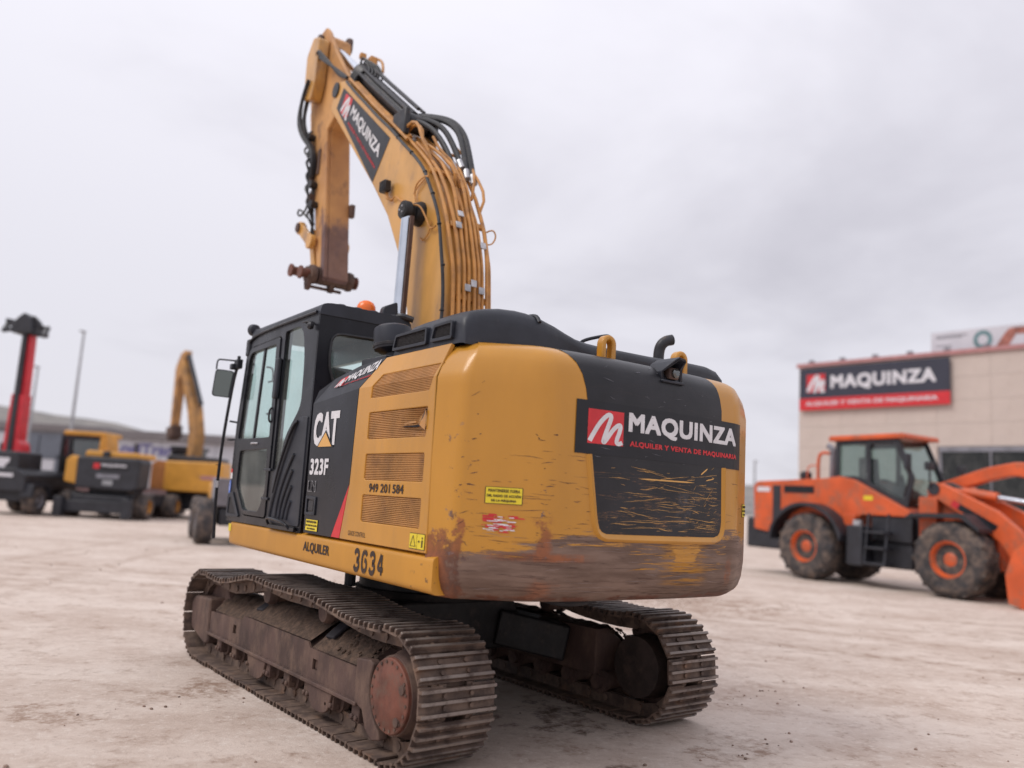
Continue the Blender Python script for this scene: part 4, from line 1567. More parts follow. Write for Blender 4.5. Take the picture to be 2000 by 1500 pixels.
# lower front corner pocket
B().holed(rounded([(1.80, 1.44), (1.795, 1.68), (1.66, 1.70), (1.40, 1.455)], .03), [rounded([(1.755, 1.475), (1.745, 1.64), (1.68, 1.645), (1.49, 1.475)], .02)], 0, CX0 - .016, CX0 - .002).build('corner_pocket', 'black_plastic', cab, bevel=.004)
B().prism(rounded([(1.755, 1.475), (1.745, 1.64), (1.68, 1.645), (1.49, 1.475)], .02), 0, CX0 - .006, CX0 + .01).build('pocket_back', 'dark_mesh', cab)
# ribbed intake cover behind the door
cv = B().prism(rounded([(.58, 1.45), (.55, 1.88), (.36, 2.08), (.02, 2.40), (-.155, 2.40), (-.165, 1.45)], .03), 0, CX0 - .010, CX0 + .012).build('intake_cover', 'black_plastic', cab, bevel=.005)
for p in ([(.10, 2.33), (.16, 2.22), (.34, 1.95), (.50, 1.60), (.52, 1.50)], [(.06, 2.07), (.20, 1.92), (.34, 1.70), (.38, 1.50)], [(.06, 1.93), (.16, 1.80), (.26, 1.64), (.29, 1.50)], [(.05, 1.79), (.12, 1.70), (.18, 1.58), (.20, 1.50)], [(.04, 1.66), (.08, 1.60), (.11, 1.50)]):
    B().tube([(CX0 - .012, y, z) for y, z in p], [.018] * 5 if len(p) > 4 else .016, 8).build('intake_rib', 'black_plastic', cv)
B().tube([(CX0 - .016, .04, 2.36), (CX0 - .035, .10, 2.32), (CX0 - .030, .34, 2.0), (CX0 - .022, .46, 1.72)], .014, 8).build('cover_handle', 'black_paint', cv)
B().box((CX0 - .03, -.12, 1.405), (CX0 - .005, .53, 1.44)).tube([(CX0 - .02, .51, 1.43), (CX0 - .06, .50, 1.505), (CX0 - .06, .02, 1.475), (CX0 - .02, .0, 1.42)], .014, 6).build('step_bracket', 'black_paint', cab, bevel=.004)
# stickers on the front pillar
sheet(left(1.80, 1.83, 1.745, 1.93, .004), 'sticker_white', cab, name='sticker')
sheet(left(1.795, 1.895, 1.745, 1.935, .006), 'sticker_red', cab, name='sticker')
b = B()
b.bm.faces.new([b.bm.verts.new((XL - .006, 1.785 + .030 * cos(R(a)), 1.745 + .075 * sin(R(a)))) for a in range(0, 360, 20)])
m_, nt_, bb = newmat('sign_blue')
bb.inputs['Base Color'].default_value = (.10, .20, .62, 1)
b.build('mandatory_sign', 'sign_blue', cab)
stroke([(.5, .1), (.5, .9)], .35, left(1.80, 1.695, 1.77, 1.80, .008), 'sticker_white', cab)
# lights on the cab
wl = B().lathe([(0, .035), (.015, .06), (.07, .065), (.085, .05)], (-1.36, 1.60, 3.40), (-.2, 1, .1), 16).tube([(-1.36, 1.52, 3.34), (-1.36, 1.58, 3.40)], .018).build('work_light', 'black_plastic', cab)
B().box((-1.42, 1.60, 3.12), (-1.37, 1.70, 3.30)).build('front_lamp', 'black_plastic', cab, bevel=.015)
B().lathe([(0, .03), (.03, .035), (.05, .02)], (XL - .02, -.10, 3.20), (-1, 0, 0), 12).tube([(XL - .01, -.09, 3.22), (XL - .02, .0, 3.26), (XL - .015, .15, 3.27)], .008).build('side_camera', 'dark_steel', cab)
B().tube([(-.62, -.12, 3.40), (-.62, -.2, 3.43), (-.5, -.24, 3.40)], .03).build('roof_hose', 'rubber_hose', cab)
b = B()
b.prism(rounded([(-.72, 3.42), (-.70, 3.53), (-.56, 3.60), (-.54, 3.42)], .03), 1, -.02, .06)
b.build('roof_lamp', 'black_plastic', cab, bevel=.01)
# amber beacon
bc = B().lathe([(0, .10), (.02, .105), (.06, .10), (.075, .092)], (-.735, .30, 3.415), (0, 0, 1), 24).build('beacon', 'black_plastic', EX, frame=UP)
B().lathe([(.075, .092), (.11, .096), (.155, .090), (.19, .070), (.21, .035), (.214, .0)], (-.735, .30, 3.415), (0, 0, 1), 24).build('beacon_lens', 'amber', bc)
# mirror on its long post
mp = B().tube([(-1.43, 1.86, 3.05), (-1.45, 1.90, 2.9), (-1.47, 2.0, 2.2), (-1.47, 2.02, 1.6), (-1.45, 2.0, 1.2)], .017, 8, smooth=2).build('mirror_post', 'black_paint', EX, frame=UP)
B().box((-1.46, 1.80, 3.0), (-1.40, 1.92, 3.10)).cyl((-1.43, 1.86, 3.08), (-1.43, 1.86, 3.14), .018).box((-1.50, 1.85, 2.99), (-1.44, 1.93, 3.05)).build('mirror_clamp', 'black_plastic', mp, bevel=.008)
B().tube([(-1.42, 1.90, 3.09), (-1.55, 2.02, 3.10), (-1.60, 2.05, 3.10), (-1.60, 2.05, 2.99)], .009, 6).build('mirror_arm', 'black_paint', mp)
mir = B()
mz = rounded([(-.105, -.15), (.105, -.15), (.10, .15), (-.10, .15)], .04)
Mm = Matrix.Translation((-1.515, 2.04, 2.845)) @ Matrix.Rotation(R(-14), 4, 'Z') @ Matrix.Rotation(R(7), 4, 'X') @ Matrix.Rotation(R(2), 4, 'Y')
mir.prism(mz, 1, -.02, .05)
for v in mir.bm.verts:
    if v.co.y > .04:
        v.co.x *= .8
        v.co.z *= .85
    v.co = Mm @ v.co
mo = mir.build('mirror', 'black_plastic', mp, bevel=.008)
mg = B().prism([(x * .88, z * .92) for x, z in mz], 1, -.026, -.021)
for v in mg.bm.verts:
    v.co = Mm @ v.co
mg.build('mirror_glass', 'mirror_glass', mo)
for z, w in ((1.97, .05), (1.72, .03)):
    B().bar((-1.46, 2.0, z), (-1.46 - w, 2.0, z), .008, .008).build('post_clip', 'black_plastic', mp)
sheet(lambda u, v: Vector((-1.50 + .035 * u, 1.99, 1.73 + .07 * v)), 'sticker_white', mp, name='sticker')
B().bar((CX0 + .02, 1.76, 2.24), (CX0 - .01, 2.0, 2.24), .02, .02).build('post_stay', 'black_paint', mp)
B().bar((CX0 + .02, 1.78, 2.42), (CX0 - .02, 1.96, 2.44), .02, .02).build('post_stay', 'black_paint', mp)

# --- boom
BX0, BX1 = -.25, .215
back = [(-.30, 2.55), (-.345, 3.1), (-.335, 3.53), (-.285, 4.02), (-.15, 4.46), (.04, 4.83), (.24, 5.11), (.60, 5.43), (1.14, 5.87), (1.75, 6.35), (2.22, 6.74), (2.56, 7.02)]
front = [(2.80, 7.09), (2.945, 6.76), (1.44, 5.28), (1.0, 4.80), (.69, 4.33), (.47, 3.91), (.36, 3.57), (.33, 3.1), (.42, 2.55)]
bprof = rounded(back, 0) + rounded(front, 0)
boom = B().prism(back + front, 0, BX0, BX1).build('boom', 'yellow_boom_paint', EX, frame=UP, bevel=.014, angle=24)
B().prism([(.42, 2.6), (.55, 2.1), (.40, 1.95), (-.1, 2.0), (-.30, 2.6)], 0, BX0, BX1).build('boom_foot', 'yellow_boom_paint', boom)
# company board on the boom flank
BXd = BX0 - .004
def on_boom(c, lift=.0):
    return quad(*[(BXd - lift, y, z) for y, z in c])
bd = sheet(on_boom(((2.735, 6.70), (1.455, 5.315), (1.085, 5.735), (2.555, 6.915))), 'sticker_black', boom, 1, 1, 'company_board')
lg = ((2.60, 6.605), (2.385, 6.405), (2.225, 6.635), (2.45, 6.80))
sheet(on_boom(lg, .002), 'sticker_red', bd, name='emblem')
stroke(M_STROKE, .17, on_boom(lg, .0035), 'sticker_white', bd)
lettering('MAQUINZA', on_boom(((2.295, 6.425), (1.375, 5.565), (1.285, 5.70), (2.18, 6.545)), .002), 'sticker_white', bd, .035)
lettering('ALQUILER Y VENTA DE MAQUINARIA', on_boom(((2.33, 6.335), (1.425, 5.46), (1.405, 5.495), (2.30, 6.375)), .002), 'sticker_red', bd, .03)
# work lamp
wl = B().box((BX0 - .11, .90, 5.04), (BX0 - .03, 1.03, 5.17)).build('boom_lamp', 'dark_steel', boom, bevel=.012)
wb = B()
for k in range(6):
    wb.box((BX0 - .118, .91 + k * .02, 5.05), (BX0 - .11, .918 + k * .02, 5.16))
wb.build('lamp_fin', 'dark_steel', wl)
B().tube([(BX0 - .05, .96, 5.04), (BX0 - .06, .93, 4.97), (BX0 - .02, .88, 4.94)], .018).build('lamp_bracket', 'yellow_tube_paint', wl)
b = B()
b.tube([(BX0 - .04, .95, 4.98), (BX0 - .03, .86, 4.93), (BX0 - .03, .80, 4.97), (BX0 - .02, .70, 4.90), (BX0 - .02, .36, 4.74)], .009, 6)
b.tube([(BX0 - .02, .33, 4.78), (BX0 - .03, .36, 4.90), (BX0 - .03, .30, 4.98), (BX0 - .03, .14, 5.00), (BX0 - .02, .10, 4.98)], .009, 6)
b.tube([(BX0 - .02, .28, 4.74), (BX0 - .03, .34, 4.84), (BX0 - .03, .38, 4.88), (BX0 - .03, .22, 4.95), (BX0 - .02, .10, 5.00)], .007, 6)
b.tube([(BX0 - .12, .20, 4.68), (BX0 - .09, .10, 4.66), (BX0 - .06, .0, 4.50), (BX0 - .04, -.05, 4.38), (BX0 - .03, -.14, 4.40)], .010, 6)
b.tube([(BX0 - .01, .20, 4.36), (BX0 - .02, .12, 4.30), (BX0 - .02, .0, 4.36), (BX0 - .02, -.03, 4.48)], .007, 6)
b.build('grease_line', 'yellow_tube_paint', boom)
# hoist cylinder pin and cylinders
pin = B().cyl((BX0 - .22, .24, 4.62), (BX1 + .22, .24, 4.62), .07, n=20).lathe([(0, .09), (.015, .098), (.075, .098), (.09, .08)], (BX0 - .215, .24, 4.62), (1, 0, 0), 22).lathe([(0, .10), (.06, .13), (.09, .13)], (BX0 - .085, .24, 4.62), (1, 0, 0), 22).build('cylinder_pin', 'black_grease', boom)
for a in (0, 120, 240):
    B().cyl((BX0 - .23, .24 + .035 * cos(R(a)), 4.62 + .035 * sin(R(a))), (BX0 - .215, .24 + .035 * cos(R(a)), 4.62 + .035 * sin(R(a))), .011, n=8).build('pin_bolt', 'zinc', pin)
for sg in (-1, 1):
    x = BX0 - .15 if sg < 0 else BX1 + .15
    top, low = Vector((x, .235, 4.56)), Vector((x, .27, 2.0))
    d = (top - low).normalized()
    ro = B().cyl(top, low + d * .95, .062, n=24).build('boom_cylinder', 'chrome', EX, frame=UP)
    B().cyl(low + d * 1.15, low, .10, n=24).build('cylinder_barrel', 'yellow_tube_paint', ro)
    B().bar(top - Vector((0, .10, .02)), low + Vector((0, -.10, .9)), .03, .04, (1, 0, 0)).build('rod_guard', 'track_frame_steel', ro)

# tubes running up the back of the boom
def along(P, s):
    L = [0]
    for a, c in zip(P, P[1:]):
        L.append(L[-1] + (Vector(c) - Vector(a)).length)
    s = max(0, min(1, s)) * L[-1]
    for i in range(len(P) - 1):
        if L[i] <= s <= L[i + 1] + 1e-9:
            f = (s - L[i]) / (L[i + 1] - L[i])
            a, c = Vector(P[i]), Vector(P[i + 1])
            t = (c - a).normalized()
            return a.lerp(c, f), Vector((-t.y, t.x))
def back_tube(x_of_s, s0, s1, lift, r, mat, name, n=26, seg=8, parent=None, tail=None):
    ps = []
    for i in range(n + 1):
        s = s0 + (s1 - s0) * i / n
        p, nn = along(back, s)
        h = lift(s) if callable(lift) else lift
        q = p + nn * h
        ps.append((x_of_s(s), q.x, q.y))
    if tail:
        ps += tail
    return B().tube(ps, r, seg, smooth=1).build(name, mat, parent or boom)
for k, (x0, x1, s1, h, r) in enumerate(((-.165, -.15, .995, .045, .022), (-.105, -.10, .60, .05, .025), (-.045, -.05, .56, .06, .021), (.015, .005, .64, .05, .024), (.07, .06, .52, .07, .021), (.125, .11, .58, .06, .023), (.175, .165, .74, .05, .019), (.225, .20, .56, .06, .022), (.26, .235, .50, .055, .018))):
    jog = .25 + .05 * ((k * 5) % 7)
    kick = .022 * (1 if k % 2 else -1)
    xs = lambda s, x0=x0, x1=x1, jog=jog, kick=kick: x0 + (x1 - x0) * s + kick * V_step((s - jog) / .05) - kick * V_step((s - jog - .22) / .05)
    V_step = lambda t: max(0.0, min(1.0, t))
    hh = lambda s, h=h, k=k: h + (.05 * max(0, min(1, (s - .36) / .06)) * (1 - max(0, min(1, (s - .50) / .08))) if k in (2, 4, 5) else 0)
    back_tube(xs, 0.02, s1, hh, r * .86, 'yellow_tube_paint', 'hydraulic_pipe')
back_tube(lambda s: -.205, .60, .995, .05, .019, 'yellow_tube_paint', 'hydraulic_pipe')
back_tube(lambda s: -.10 - .04 * s, .62, .97, .06, .024, 'yellow_tube_paint', 'hydraulic_pipe')
back_tube(lambda s: .19, .62, .96, .05, .022, 'yellow_tube_paint', 'hydraulic_pipe')
back_tube(lambda s: BX0 - .012 + .008 * sin(s * 40), .02, .985, .012, .017, 'rubber_hose', 'cable_hose')
# cable ties and clamps
for s in (.09, .17, .25, .33, .40, .46, .54, .62):
    p, nn = along(back, s)
    q = p + nn * .012
    B().lathe([(0, .024), (.012, .024)], (BX0 - .012, q.x, q.y), (0, nn.y, -nn.x), 8).build('cable_tie', 'rubber_hose', boom)
for s, x in ((.115, -.10), (.13, -.05), (.15, .10), (.165, .235), (.215, -.02), (.225, .05), (.215, .14), (.30, .19), (.355, -.03), (.33, -.08)):
    p, nn = along(back, s)
    q = p + nn * .085
    B().box((-.032, -.036, -.008), (.032, .036, .008), Matrix.Translation((x, q.x, q.y)) @ Matrix.Rotation(math.atan2(nn.y, nn.x) - pi / 2, 4, 'X')).build('pipe_clamp', 'zinc', boom, bevel=.004)
for s, x0, x1 in ((.335, -.15, .0), (.345, .05, .27), (.20, -.12, .26), (.47, -.2, .24)):
    p, nn = along(back, s)
    q = p + nn * .03
    B().box((x0, -.03, -.02), (x1, .03, .02), Matrix.Translation((0, q.x, q.y)) @ Matrix.Rotation(math.atan2(nn.y, nn.x) - pi / 2, 4, 'X')).build('pipe_bracket', 'yellow_tube_paint', boom, bevel=.005)
# pipes that rise from the back to the stick cylinder
for pp, r in (([(.02, .05, 4.95), (-.02, .0, 5.10), (-.06, .28, 5.36), (-.12, .56, 5.56), (-.12, .60, 5.74), (-.10, .84, 5.86), (-.10, .98, 5.80)], .022),
              ([(-.10, .35, 5.28), (-.14, .42, 5.44), (-.16, .50, 5.56), (-.16, .62, 5.78), (-.16, .80, 5.86), (-.16, .98, 5.76), (-.16, 1.15, 5.90)], .022),
              ([(.24, -.10, 4.66), (.28, -.14, 4.85), (.27, .06, 5.14), (.25, .30, 5.36), (.22, .5, 5.5), (.2, .62, 5.52)], .020),
              ([(.20, .0, 4.83), (.24, .02, 5.1), (.26, .18, 5.32), (.22, .44, 5.56)], .020),
              ([(.10, .06, 4.95), (.05, .16, 5.24), (-.02, .34, 5.42), (-.03, .50, 5.62)], .020)):
    B().tube(pp, r * .8, 8, smooth=1).build('hydraulic_pipe', 'yellow_tube_paint', boom)
B().tube([(.27, -.18, 4.45), (.35, -.22, 4.50), (.38, -.24, 4.42), (.34, -.22, 4.33), (.27, -.20, 4.33)], .008, 6).build('grease_line', 'yellow_tube_paint', boom)
# black hoses from the stick cylinder down to the pipes
for pp in ([(.06, 1.05, 6.08), (.10, .88, 6.02), (.18, .62, 5.92), (.22, .40, 5.74), (.22, .26, 5.48), (.20, .14, 5.18)],
           [(.10, 1.10, 6.12), (.15, .90, 6.06), (.24, .60, 5.94), (.27, .36, 5.72), (.26, .22, 5.46), (.25, .08, 5.12)],
           [(-.02, 1.0, 5.98), (-.02, .82, 5.90), (.02, .58, 5.74), (.06, .40, 5.52), (.08, .24, 5.26)],
           [(.04, 1.02, 6.02), (.06, .80, 5.95), (.12, .56, 5.80), (.15, .38, 5.56), (.16, .22, 5.30)]):
    hs = B().tube(pp, .032, 10, smooth=3).build('hose', 'rubber_hose', boom)
    e, e2 = Vector(pp[-1]), (Vector(pp[-1]) - Vector(pp[-2])).normalized()
    B().cyl(e - e2 * .02, e + e2 * .10, .036, n=10).build('hose_fitting', 'zinc', hs)

# --- stick cylinder
A, Bq, Cq = Vector((.02, 1.02, 5.96)), Vector((.02, 2.62, 7.22)), Vector((.02, 3.74, 8.11))
d = (Cq - A).normalized()
up = Vector((1, 0, 0)).cross(d)
if up.z < 0:
    up = -up
sc_ = B().cyl(A + d * .12, Bq, .112, n=28).build('stick_cylinder', 'dark_steel', EX, frame=UP)
B().cyl(Bq - d * .05, Cq - d * .08, .068, n=24).build('cylinder_rod', 'chrome', sc_)
b = B()
b.lathe([(0, .14), (.04, .16), (.22, .16), (.26, .13), (.30, .09)], Bq - d * .24, d, 26)
b.build('cylinder_head', 'dark_steel', sc_)
b = B()
b.cyl((-.12, A.y, A.z), (.16, A.y, A.z), .11, n=20)
b.box((-.2, -.16, -.22), (-.13, .16, .10), Matrix.Translation((0, A.y, A.z))).box((.17, -.16, -.22), (.24, .16, .10), Matrix.Translation((0, A.y, A.z)))
b.build('cylinder_foot', 'dark_steel', sc_, bevel=.02)
for px, pu, r, m in ((-.10, .10, .020, 'dark_steel'), (-.14, .03, .022, 'dark_steel'), (.03, .15, .020, 'dark_steel'), (.12, .13, .020, 'dark_steel'), (.10, .02, .02, 'dark_steel')):
    B().tube([A + d * .15 + Vector((px, 0, 0)) + up * pu, Bq - d * .3 + Vector((px, 0, 0)) + up * pu, Bq - d * .1 + Vector((px * .8, 0, 0)) + up * (pu + .03)], r, 8, smooth=1).build('cylinder_pipe', m, sc_)
b = B()
for k in range(5):
    a = Bq - d * (.02 + .05 * k) + up * .13 + Vector((-.09 + .03 * k, 0, 0))
    b.tube([a, a + up * .10 + d * .05 + Vector((.02, 0, 0)), a + up * .02 - d * .20 + Vector((.06, 0, 0)), a - d * .36 - up * .02], .014, 6)
for k in range(3):
    a = Bq - d * (.1 + .07 * k) + Vector((-.13, 0, 0))
    b.tube([a + up * .05, a + Vector((-.06, 0, 0)) - up * .05, a + Vector((-.03, 0, 0)) - up * .16 - d * .12, a - up * .2 - d * .3], .022, 6)
b.build('cylinder_hose', 'rubber_hose', sc_)
b = B()
b.box((.06, 2.50, 7.36), (.16, 2.62, 7.47)).box((-.06, 2.55, 7.42), (.02, 2.62, 7.49))
b.tube([(.12, 2.62, 7.42), (.16, 2.52, 7.47), (.20, 2.42, 7.38), (.19, 2.38, 7.22)], .02)
b.build('valve_block', 'yellow_tube_paint', sc_, bevel=.01)

# --- stick (dipper arm)
SX0, SX1 = -.16, .185
sp = [(3.50, 8.18), (3.62, 8.29), (3.78, 8.27), (3.92, 8.10), (4.02, 7.80), (3.98, 7.30), (3.83, 6.86), (3.54, 6.0), (3.20, 4.82), (3.10, 4.50), (2.98, 4.42), (2.87, 4.48), (3.10, 5.86), (3.24, 6.62), (2.66, 6.90), (2.50, 7.06), (2.72, 7.22), (3.16, 7.72)]
core = [(3.50, 8.10), (3.66, 8.22), (3.78, 8.2), (3.92, 8.05)] + sp[4:14] + [(2.92, 6.75), (3.02, 7.05), (3.45, 7.72)]
stick = B().prism(sp, 0, SX0, SX0 + .055).prism(core, 0, SX0 + .054, SX1).build('stick', 'worn_stick_paint', EX, frame=UP, bevel=.014)
B().prism(rounded([(3.40, 7.98), (3.62, 8.06), (3.82, 7.85), (3.80, 7.18), (3.52, 7.10), (3.42, 7.35)], .05), 0, SX0 - .17, SX0 - .012).build('hose_guard', 'yellow_boom_paint', stick, bevel=.012)
B().cyl((SX0 - .08, 2.80, 6.98), (SX1 + .08, 2.80, 6.98), .09).cyl((BX0 - .02, 2.80, 6.98), (BX1 + .03, 2.80, 6.98), .10).build('pivot_pin', 'dark_steel', stick)
B().cyl((SX0 - .05, 3.74, 8.11), (SX1 + .05, 3.74, 8.11), .07).lathe([(0, .10), (.05, .10)], (SX0 - .06, 3.74, 8.11), (1, 0, 0)).lathe([(0, .10), (.05, .10)], (SX1 + .02, 3.74, 8.11), (1, 0, 0)).prism(rounded([(3.55, 8.02), (3.55, 8.24), (3.70, 8.30), (3.86, 8.22), (3.90, 8.0)], .06), 0, SX1, SX1 + .05).build('rod_pin', 'track_frame_steel', stick, bevel=.01)
# bucket cylinder on the front of the stick
bcy = B().cyl((.01, 4.12, 7.2), (.01, 3.74, 5.75), .09, n=20).build('bucket_cylinder', 'yellow_tube_paint', EX, frame=UP)
B().cyl((.01, 3.74, 5.75), (.01, 3.62, 5.20), .055, n=18).build('cylinder_rod', 'chrome', bcy)
B().lathe([(0, .10), (.03, .12), (.16, .12), (.19, .09)], (.01, 3.79, 5.92), (0, -.25, -.97), 20).build('cylinder_head', 'dark_steel', bcy)
b = B()
for k, (dx, dy) in enumerate(((-.02, .0), (-.07, .06), (.02, .10), (-.10, -.04))):
    b.tube([(SX0 - .10 + dx, 3.62 + dy, 7.40), (SX0 - .10 + dx, 3.80 + dy, 7.18), (SX0 - .10 + dx, 3.84 + dy * 1.3, 6.9), (SX0 - .07 + dx, 3.74 + dy, 6.66), (SX0 - .05 + dx * .5, 3.56 + dy * .5, 6.45), (SX0 - .04 + dx * .5, 3.44 + dy * .4, 6.25), (SX0 - .03 + dx * .4, 3.50 + dy * .4, 6.0)], .026, 8, smooth=3)
for k in range(3):
    b.tube([(SX0 - .05 - .03 * k, 3.55, 7.62), (SX0 - .14 - .02 * k, 3.42, 7.70 + .05 * k), (SX0 - .16, 3.20, 7.55 + .03 * k), (SX0 - .10, 2.98, 7.38), (SX0 - .07, 2.80, 7.25 - .03 * k), (BX0 + .04, 2.58, 7.08)], .022, 8, smooth=3)
b.build('stick_hose', 'rubber_hose', stick)
rnd = random.Random(21)
b = B()
for k in range(7):
    z0 = 6.75 - .20 * k
    y0 = 3.52 + (z0 - 6.0) * .30
    b.tube([(SX0 - .02, y0 - .02, z0), (SX0 - .10 - .03 * rnd.random(), y0 + .06 * rnd.random(), z0 - .10), (SX0 - .09, y0 - .06 - .05 * rnd.random(), z0 - .24), (SX0 - .03, y0 - .14 * rnd.random(), z0 - .34), (SX0 - .02, y0 - .10, z0 - .46)], .014 + .006 * rnd.random(), 6, smooth=2)
for z0, r in ((6.62, .05), (6.35, .04), (5.86, .055), (5.56, .05)):
    b.lathe([(-.05, r * .6), (-.05, r), (.05, r), (.05, r * .6)], (SX0 - .06, 3.46 + (z0 - 6.0) * .30, z0), (1, .2, 0), 10)
b.build('hose_clutter', 'rubber_hose', stick, kind='stuff')
b = B()
b.tube([(SX0 - .03, 3.66, 6.2), (SX0 - .05, 3.62, 5.9), (SX0 - .05, 3.52, 5.6), (SX0 - .10, 3.62, 5.45), (SX0 - .12, 3.72, 5.50), (SX0 - .12, 3.66, 5.58), (SX0 - .06, 3.50, 5.42)], .014, 6)
b.tube([(SX0 - .02, 3.5, 5.62), (SX0 - .03, 3.38, 5.45), (SX0 - .03, 3.34, 5.25), (SX0 - .03, 3.42, 5.05)], .018, 6)
b.build('stick_hose', 'rubber_hose', stick)
b = B()
b.box((SX0 - .05, 3.52, 5.95), (SX0 + .0, 3.60, 6.30)).box((SX0 - .08, 3.42, 5.62), (SX0, 3.54, 5.74)).tube([(SX0 - .02, 3.60, 6.5), (SX0 - .03, 3.56, 6.1), (SX0 - .03, 3.45, 5.7)], .016)
b.build('stick_pipe', 'track_frame_steel', stick, bevel=.008)
B().box((SX0 - .022, 3.36, 6.02), (SX0 - .002, 3.44, 6.38)).build('grease_block', 'track_frame_steel', stick, bevel=.008)
B().box((SX1 - .01, 2.98, 5.40), (SX1 + .06, 3.06, 5.58)).build('stick_lug', 'track_frame_steel', stick, bevel=.012)
# bucket linkage and pins
P0, P1, P2 = Vector((0, 3.26, 5.02)), Vector((0, 3.66, 5.30)), Vector((0, 3.40, 4.62))
for x in (SX0 - .07, SX1 + .07):
    lk = B().bar((x, P0.y, P0.z), (x, P1.y, P1.z), .05, .15, (0, .6, -.8)).lathe([(-.035, .10), (.035, .10)], (x, P0.y, P0.z), (1, 0, 0), 20).lathe([(-.035, .09), (.035, .09)], (x, P1.y, P1.z), (1, 0, 0), 20).build('idler_link', 'yellow_boom_paint', EX, frame=UP, bevel=.008)
    B().lathe([(-.06, .05), (-.06, .065), (.06, .065), (.06, .05)], (x, P1.y, P1.z), (1, 0, 0), 16).build('link_pin', 'track_frame_steel', lk)
b = B().bar((.01, P1.y, P1.z), (.01, P2.y, P2.z), .22, .13, (0, 1, 0))
pl_ = b.build('power_link', 'yellow_boom_paint', EX, frame=UP, bevel=.02)
B().cyl((-.20, P2.y, P2.z), (.20, P2.y, P2.z), .10, n=22).build('link_boss', 'track_frame_steel', pl_)
b = B()
b.cyl((-.20, 3.02, 4.52), (.24, 3.02, 4.52), .115, n=24)
b.lathe([(0, .12), (.04, .13), (.08, .12)], (-.30, 3.02, 4.52), (1, 0, 0), 22).lathe([(0, .12), (.04, .13), (.08, .12)], (.21, 3.02, 4.52), (1, 0, 0), 22)
tip_ = b.build('tip_boss', 'track_frame_steel', stick)
B().cyl((-.42, 3.02, 4.52), (.36, 3.02, 4.52), .062, n=18).build('bucket_pin', 'hub_red', stick)
for x in (-.43, .34):
    B().lathe([(0, .085), (.025, .085)], (x, 3.02, 4.52), (1, 0, 0), 18).build('pin_cap', 'hub_red', stick)
B().cyl((-.40, P2.y, P2.z), (.24, P2.y, P2.z), .06, n=18).lathe([(0, .085), (.03, .085)], (-.42, P2.y, P2.z), (1, 0, 0), 18).build('link_pin', 'hub_red', pl_)
B().cyl((-.34, 3.03, 4.36), (.16, 3.03, 4.36), .022, n=10).prism(rounded([(2.94, 4.5), (2.97, 4.32), (3.06, 4.30), (3.12, 4.5)], .04), 0, -.33, -.28).prism(rounded([(2.95, 4.45), (2.98, 4.33), (3.06, 4.32), (3.10, 4.45)], .04), 0, -.02, .04).build('hanging_bar', 'track_frame_steel', tip_)

# ------------------------------------------------------------------ buildings, posts
VIEW = -.6732          # heading at which local x runs to the right of the view and local y away from it


def wheel(parent, loc, axis, r, w, hub_r, hub_mat, lugs=0, tyre='tyre'):
    """tyre with lugs and a dished rim; axis points to the outer side"""
    ax = Vector(axis).normalized()
    p = Vector(loc)
    b = B().lathe([(-w / 2, hub_r), (-w / 2, r * .80), (-w * .42, r * .93), (-w * .30, r * .985), (w * .30, r * .985), (w * .42, r * .93), (w / 2, r * .80), (w * .49, r * .70), (w / 2, hub_r), (w * .3, hub_r * .97)], p, ax, 36)
    if lugs:
        u = ax.orthogonal().normalized()
        v = ax.cross(u)
        for k in range(lugs):
            for sg in (-1, 1):
                a0, a1 = 2 * pi * (k + (.5 if sg > 0 else 0)) / lugs, 2 * pi * (k + .62 + (.5 if sg > 0 else 0)) / lugs
                b.bar(p + ax * sg * w * .02 + (u * cos(a0) + v * sin(a0)) * r * .99, p + ax * sg * w * .44 + (u * cos(a1) + v * sin(a1)) * r * .955, r * .085, r * .045, (u * cos(a0) + v * sin(a0)))
    t = b.build('wheel', tyre, parent)
    B().lathe([(w * .28, hub_r * 1.0), (w * .46, hub_r * 1.02), (w * .47, hub_r * .90), (w * .30, hub_r * .80), (w * .16, hub_r * .62), (w * .16, hub_r * .38), (w * .30, hub_r * .36), (w * .33, hub_r * .28), (w * .33, 0.0)], p, ax, 28).build('rim', hub_mat, t)
    return t


# beige panelled shop hall on the right
BA, BE = Vector((35.6, 20.0, 0)), Vector((36.95, -16.0, 0))
ang = math.atan2((BE - BA).y, (BE - BA).x)
HALL = thing('retail_hall', 'large beige panelled hall with a red roof edge behind the orange loader', 'building', BA, ang)
LH = (BE - BA).length
B().box((.03, .12, 0), (LH, 22, 9.9)).build('hall_wall', 'beige_panel', HALL)
pw, ph = 2.4, 1.10
pm = B().box((.003, 0, .003), (pw - .006, .12, ph - .006)).mesh('facade_panel', 'beige_panel', 0)
WX0, WX1, WZ0, WZ1 = 7.4, 26.0, 2.2, 5.35
for i in range(15):
    for j in range(9):
        x0, z0 = i * pw, j * ph
        if x0 + pw > WX0 + .1 and x0 < WX1 and z0 + ph > WZ0 and z0 < WZ1 - .1:
            continue
        o = bpy.data.objects.new('facade_panel', pm)
        COL.objects.link(o)
        o.parent = HALL
        o.location = (x0, 0, z0)
wf = B().box((WX0 - .1, -.06, WZ1 - .1), (WX1, .12, WZ1 + .12)).box((WX0 - .1, -.04, WZ0), (WX0, .12, WZ1 - .1)).box((WX0, -.06, WZ0 - .1), (WX1, .12, WZ0)).build('window_frame', 'far_grey', HALL)
B().box((WX0, .02, WZ0), (WX1, .06, WZ1 - .1)).build('window_pane', 'hall_glass', wf)
B().box((WX0, .10, WZ0), (WX1, .115, WZ1)).build('window_shade_sheet', 'shade_inside', wf)
for k in range(1, 9):
    B().box((WX0 + k * 2.1, -.03, WZ0), (WX0 + k * 2.1 + .07, .015, WZ1 - .1)).build('mullion', 'far_grey', wf)
